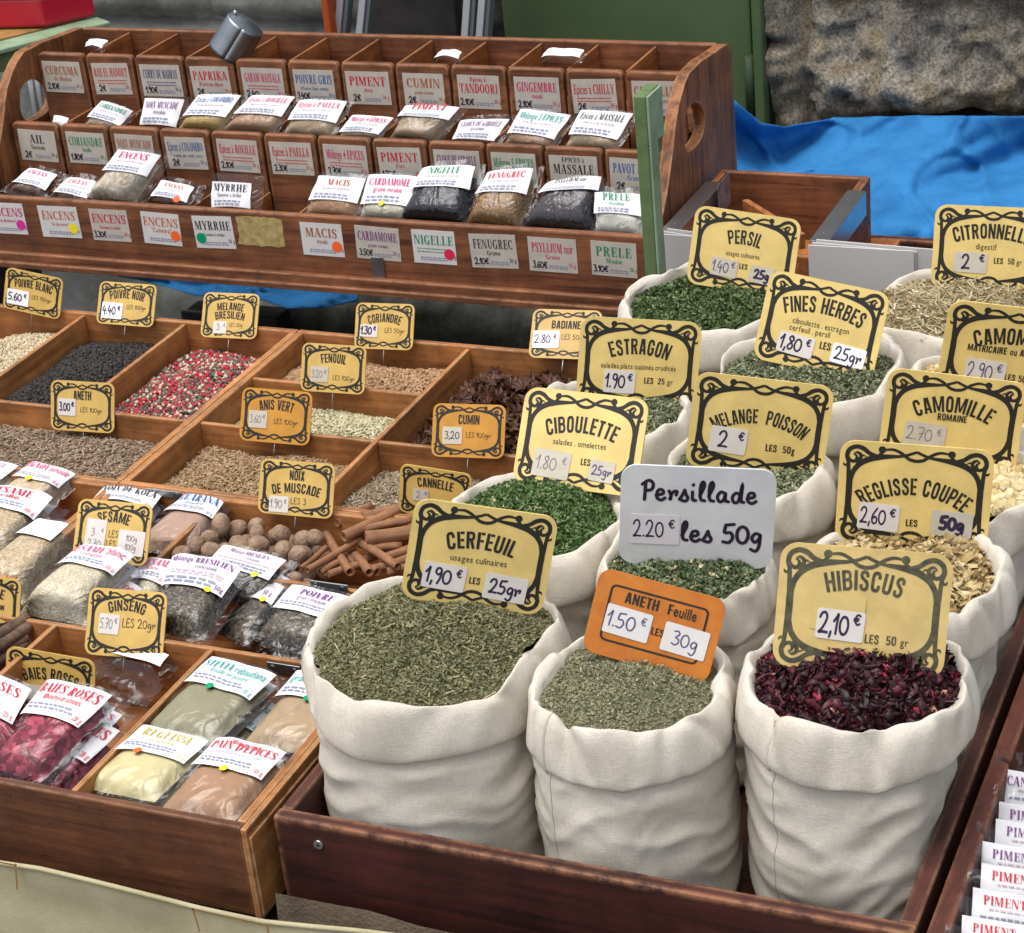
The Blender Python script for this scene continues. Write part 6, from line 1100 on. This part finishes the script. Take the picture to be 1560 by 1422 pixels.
lean(((838, 288), (922, 278), (905, 358), (792, 348)), T1, .27, 'poppy', hs('PSYLLIUM noir', 'black', sz=.34), 'dark grey seed packet bulging beside the prele packet', h=.020, over=(.05, .06, .04, .05), tilt=44)
lean(((909, 297), (978, 300), (982, 362), (908, 356)), T1 - .002, .55, 'white', hs('PRELE', 'green', 'moulue', sz=.34), 'whitish packet headed PRELE moulue by the green post', over=(.05, .05, .04, .16), tilt=50)
lean(((88, 180), (110, 184), (104, 200), (84, 196)), T2, .9, None, [], 'small folded white paper in the left middle compartment')
lean(((158, 157), (206, 173), (178, 206), (128, 192)), T2, .72, 'kraft', hs('CORIANDRE', 'green'), 'coriander packet tilted out of the middle tier', yaw=12)
lean(((226, 152), (286, 154), (272, 200), (217, 196)), T2 + .004, .92, None, hs('NOIX MUSCADE', 'violet', 'moulue'), 'flat packet headed NOIX MUSCADE in the middle tier', tilt=60, over=(.02, .1, .02, .12))
lean(((306, 149), (372, 150), (338, 200), (272, 196)), T2, .68, 'yellow', hs('Epices à COLOMBO', 'blue'), 'yellow curry packet headed COLOMBO', over=(.04, .1, .04, .06))
lean(((388, 150), (454, 152), (418, 204), (340, 198)), T2, .58, 'brown', hs('Epices à ROUILLE', 'pinkred'), 'brown packet headed ROUILLE in the middle tier', over=(.04, .08, .04, .06))
lean(((460, 157), (533, 159), (505, 212), (432, 206)), T2, .62, 'tan', hs('Epices à PAELLA', 'pinkred'), 'tan packet headed PAELLA in the middle tier', over=(.04, .08, .04, .06))
lean(((541, 180), (604, 184), (575, 216), (515, 212)), T2, .8, 'kraft', hs('Mélange 4 EPICES', 'magenta'), 'packet headed 4 EPICES low in the middle tier')
lean(((622, 167), (706, 170), (662, 222), (594, 212)), T2, .38, 'kraft', hs('PIMENT', 'red', sz=.5), 'kraft brown packet headed PIMENT in the middle tier', h=.014)
lean(((706, 188), (780, 186), (752, 226), (690, 222)), T2, .85, None, hs('CLOUS DE GIROFLE', 'violet', 'entier'), 'flat packet headed CLOUS DE GIROFLE in the middle tier', over=(.02, .12, .02, .2))
lean(((797, 171), (873, 180), (838, 232), (768, 222)), T2, .72, 'brown', hs('Mélange 5 EPICES', 'teal'), 'packet headed 5 EPICES Chinois with turquoise writing')
lean(((888, 172), (968, 178), (934, 234), (862, 224)), T2, .72, 'tan', hs('Epices à MASSALE', 'black'), 'tan packet headed MASSALE beside the green post', over=(.04, .1, .03, .06))
for (c, lb) in ((((138, 69), (168, 70), (156, 82), (132, 80)), 'scrap of white packet in the top left compartment'), (((674, 86), (706, 87), (700, 99), (662, 97)), 'white packet top showing in the cumin compartment'), (((836, 84), (892, 85), (884, 98), (826, 97)), 'white packet top showing in the ginger compartment')):
    lean(c, T3, .9, None, [], lb, tilt=20, over=(.02, .05, .02, .05))
# packets standing one behind the other in the right hand tray
RP = [((1528, 1171), 'CANNELLE', 'violet'), ((1524, 1221), 'PIMENT', 'violet'), ((1519, 1247), 'PIMENT', 'violet'), ((1498, 1281), 'PIMENT', 'violet'), ((1497, 1314), 'PIMENT', 'red'), ((1484, 1351), 'PIMENT', 'red'), ((1468, 1393), 'PIMENT', 'red'), ((1450, 1436), 'PIMENT', 'red')]
WHO = ['packet headed CANNELLE, rearmost standing in the right tray', 'second packet behind the CANNELLE one in the right tray, only its edge showing', 'packet with violet PIMENT lettering just behind a fallen fold in the right tray', 'packet with dark violet PIMENT lettering in the middle of the right tray row', 'packet with the clearest red PIMENT lettering in the right tray', 'packet with red PIMENT lettering cut short by its film, near the bottom right', 'lowest red PIMENT packet in view at the bottom right corner', 'packet at the very bottom of the right tray row']
for i, ((x, y), tt, cc) in enumerate(RP):
    z0 = .795; a = math.radians(55); n = (.05, -math.sin(a), math.cos(a)); p0 = at(x, y, z0); c = ((x, y), (x + 132, y + 22), (x + 128, y + 112), (x - 4, y + 88))
    packet(c, n, p0, .62, 'rose' if i else 'brown', [(tt, cc, .58, .26, .62, -.12), ('~', 'micro2', .44, .05, .6, 0), ('~', 'micro', .2, .06, .7, -.05)], WHO[i], group='packets standing in the right tray', over=(.08, .05, .02, .32), h=.006, crumple=1.2)
for ob in [o for o in bpy.data.objects if o.type == 'FONT']: bpy.data.objects.remove(ob)
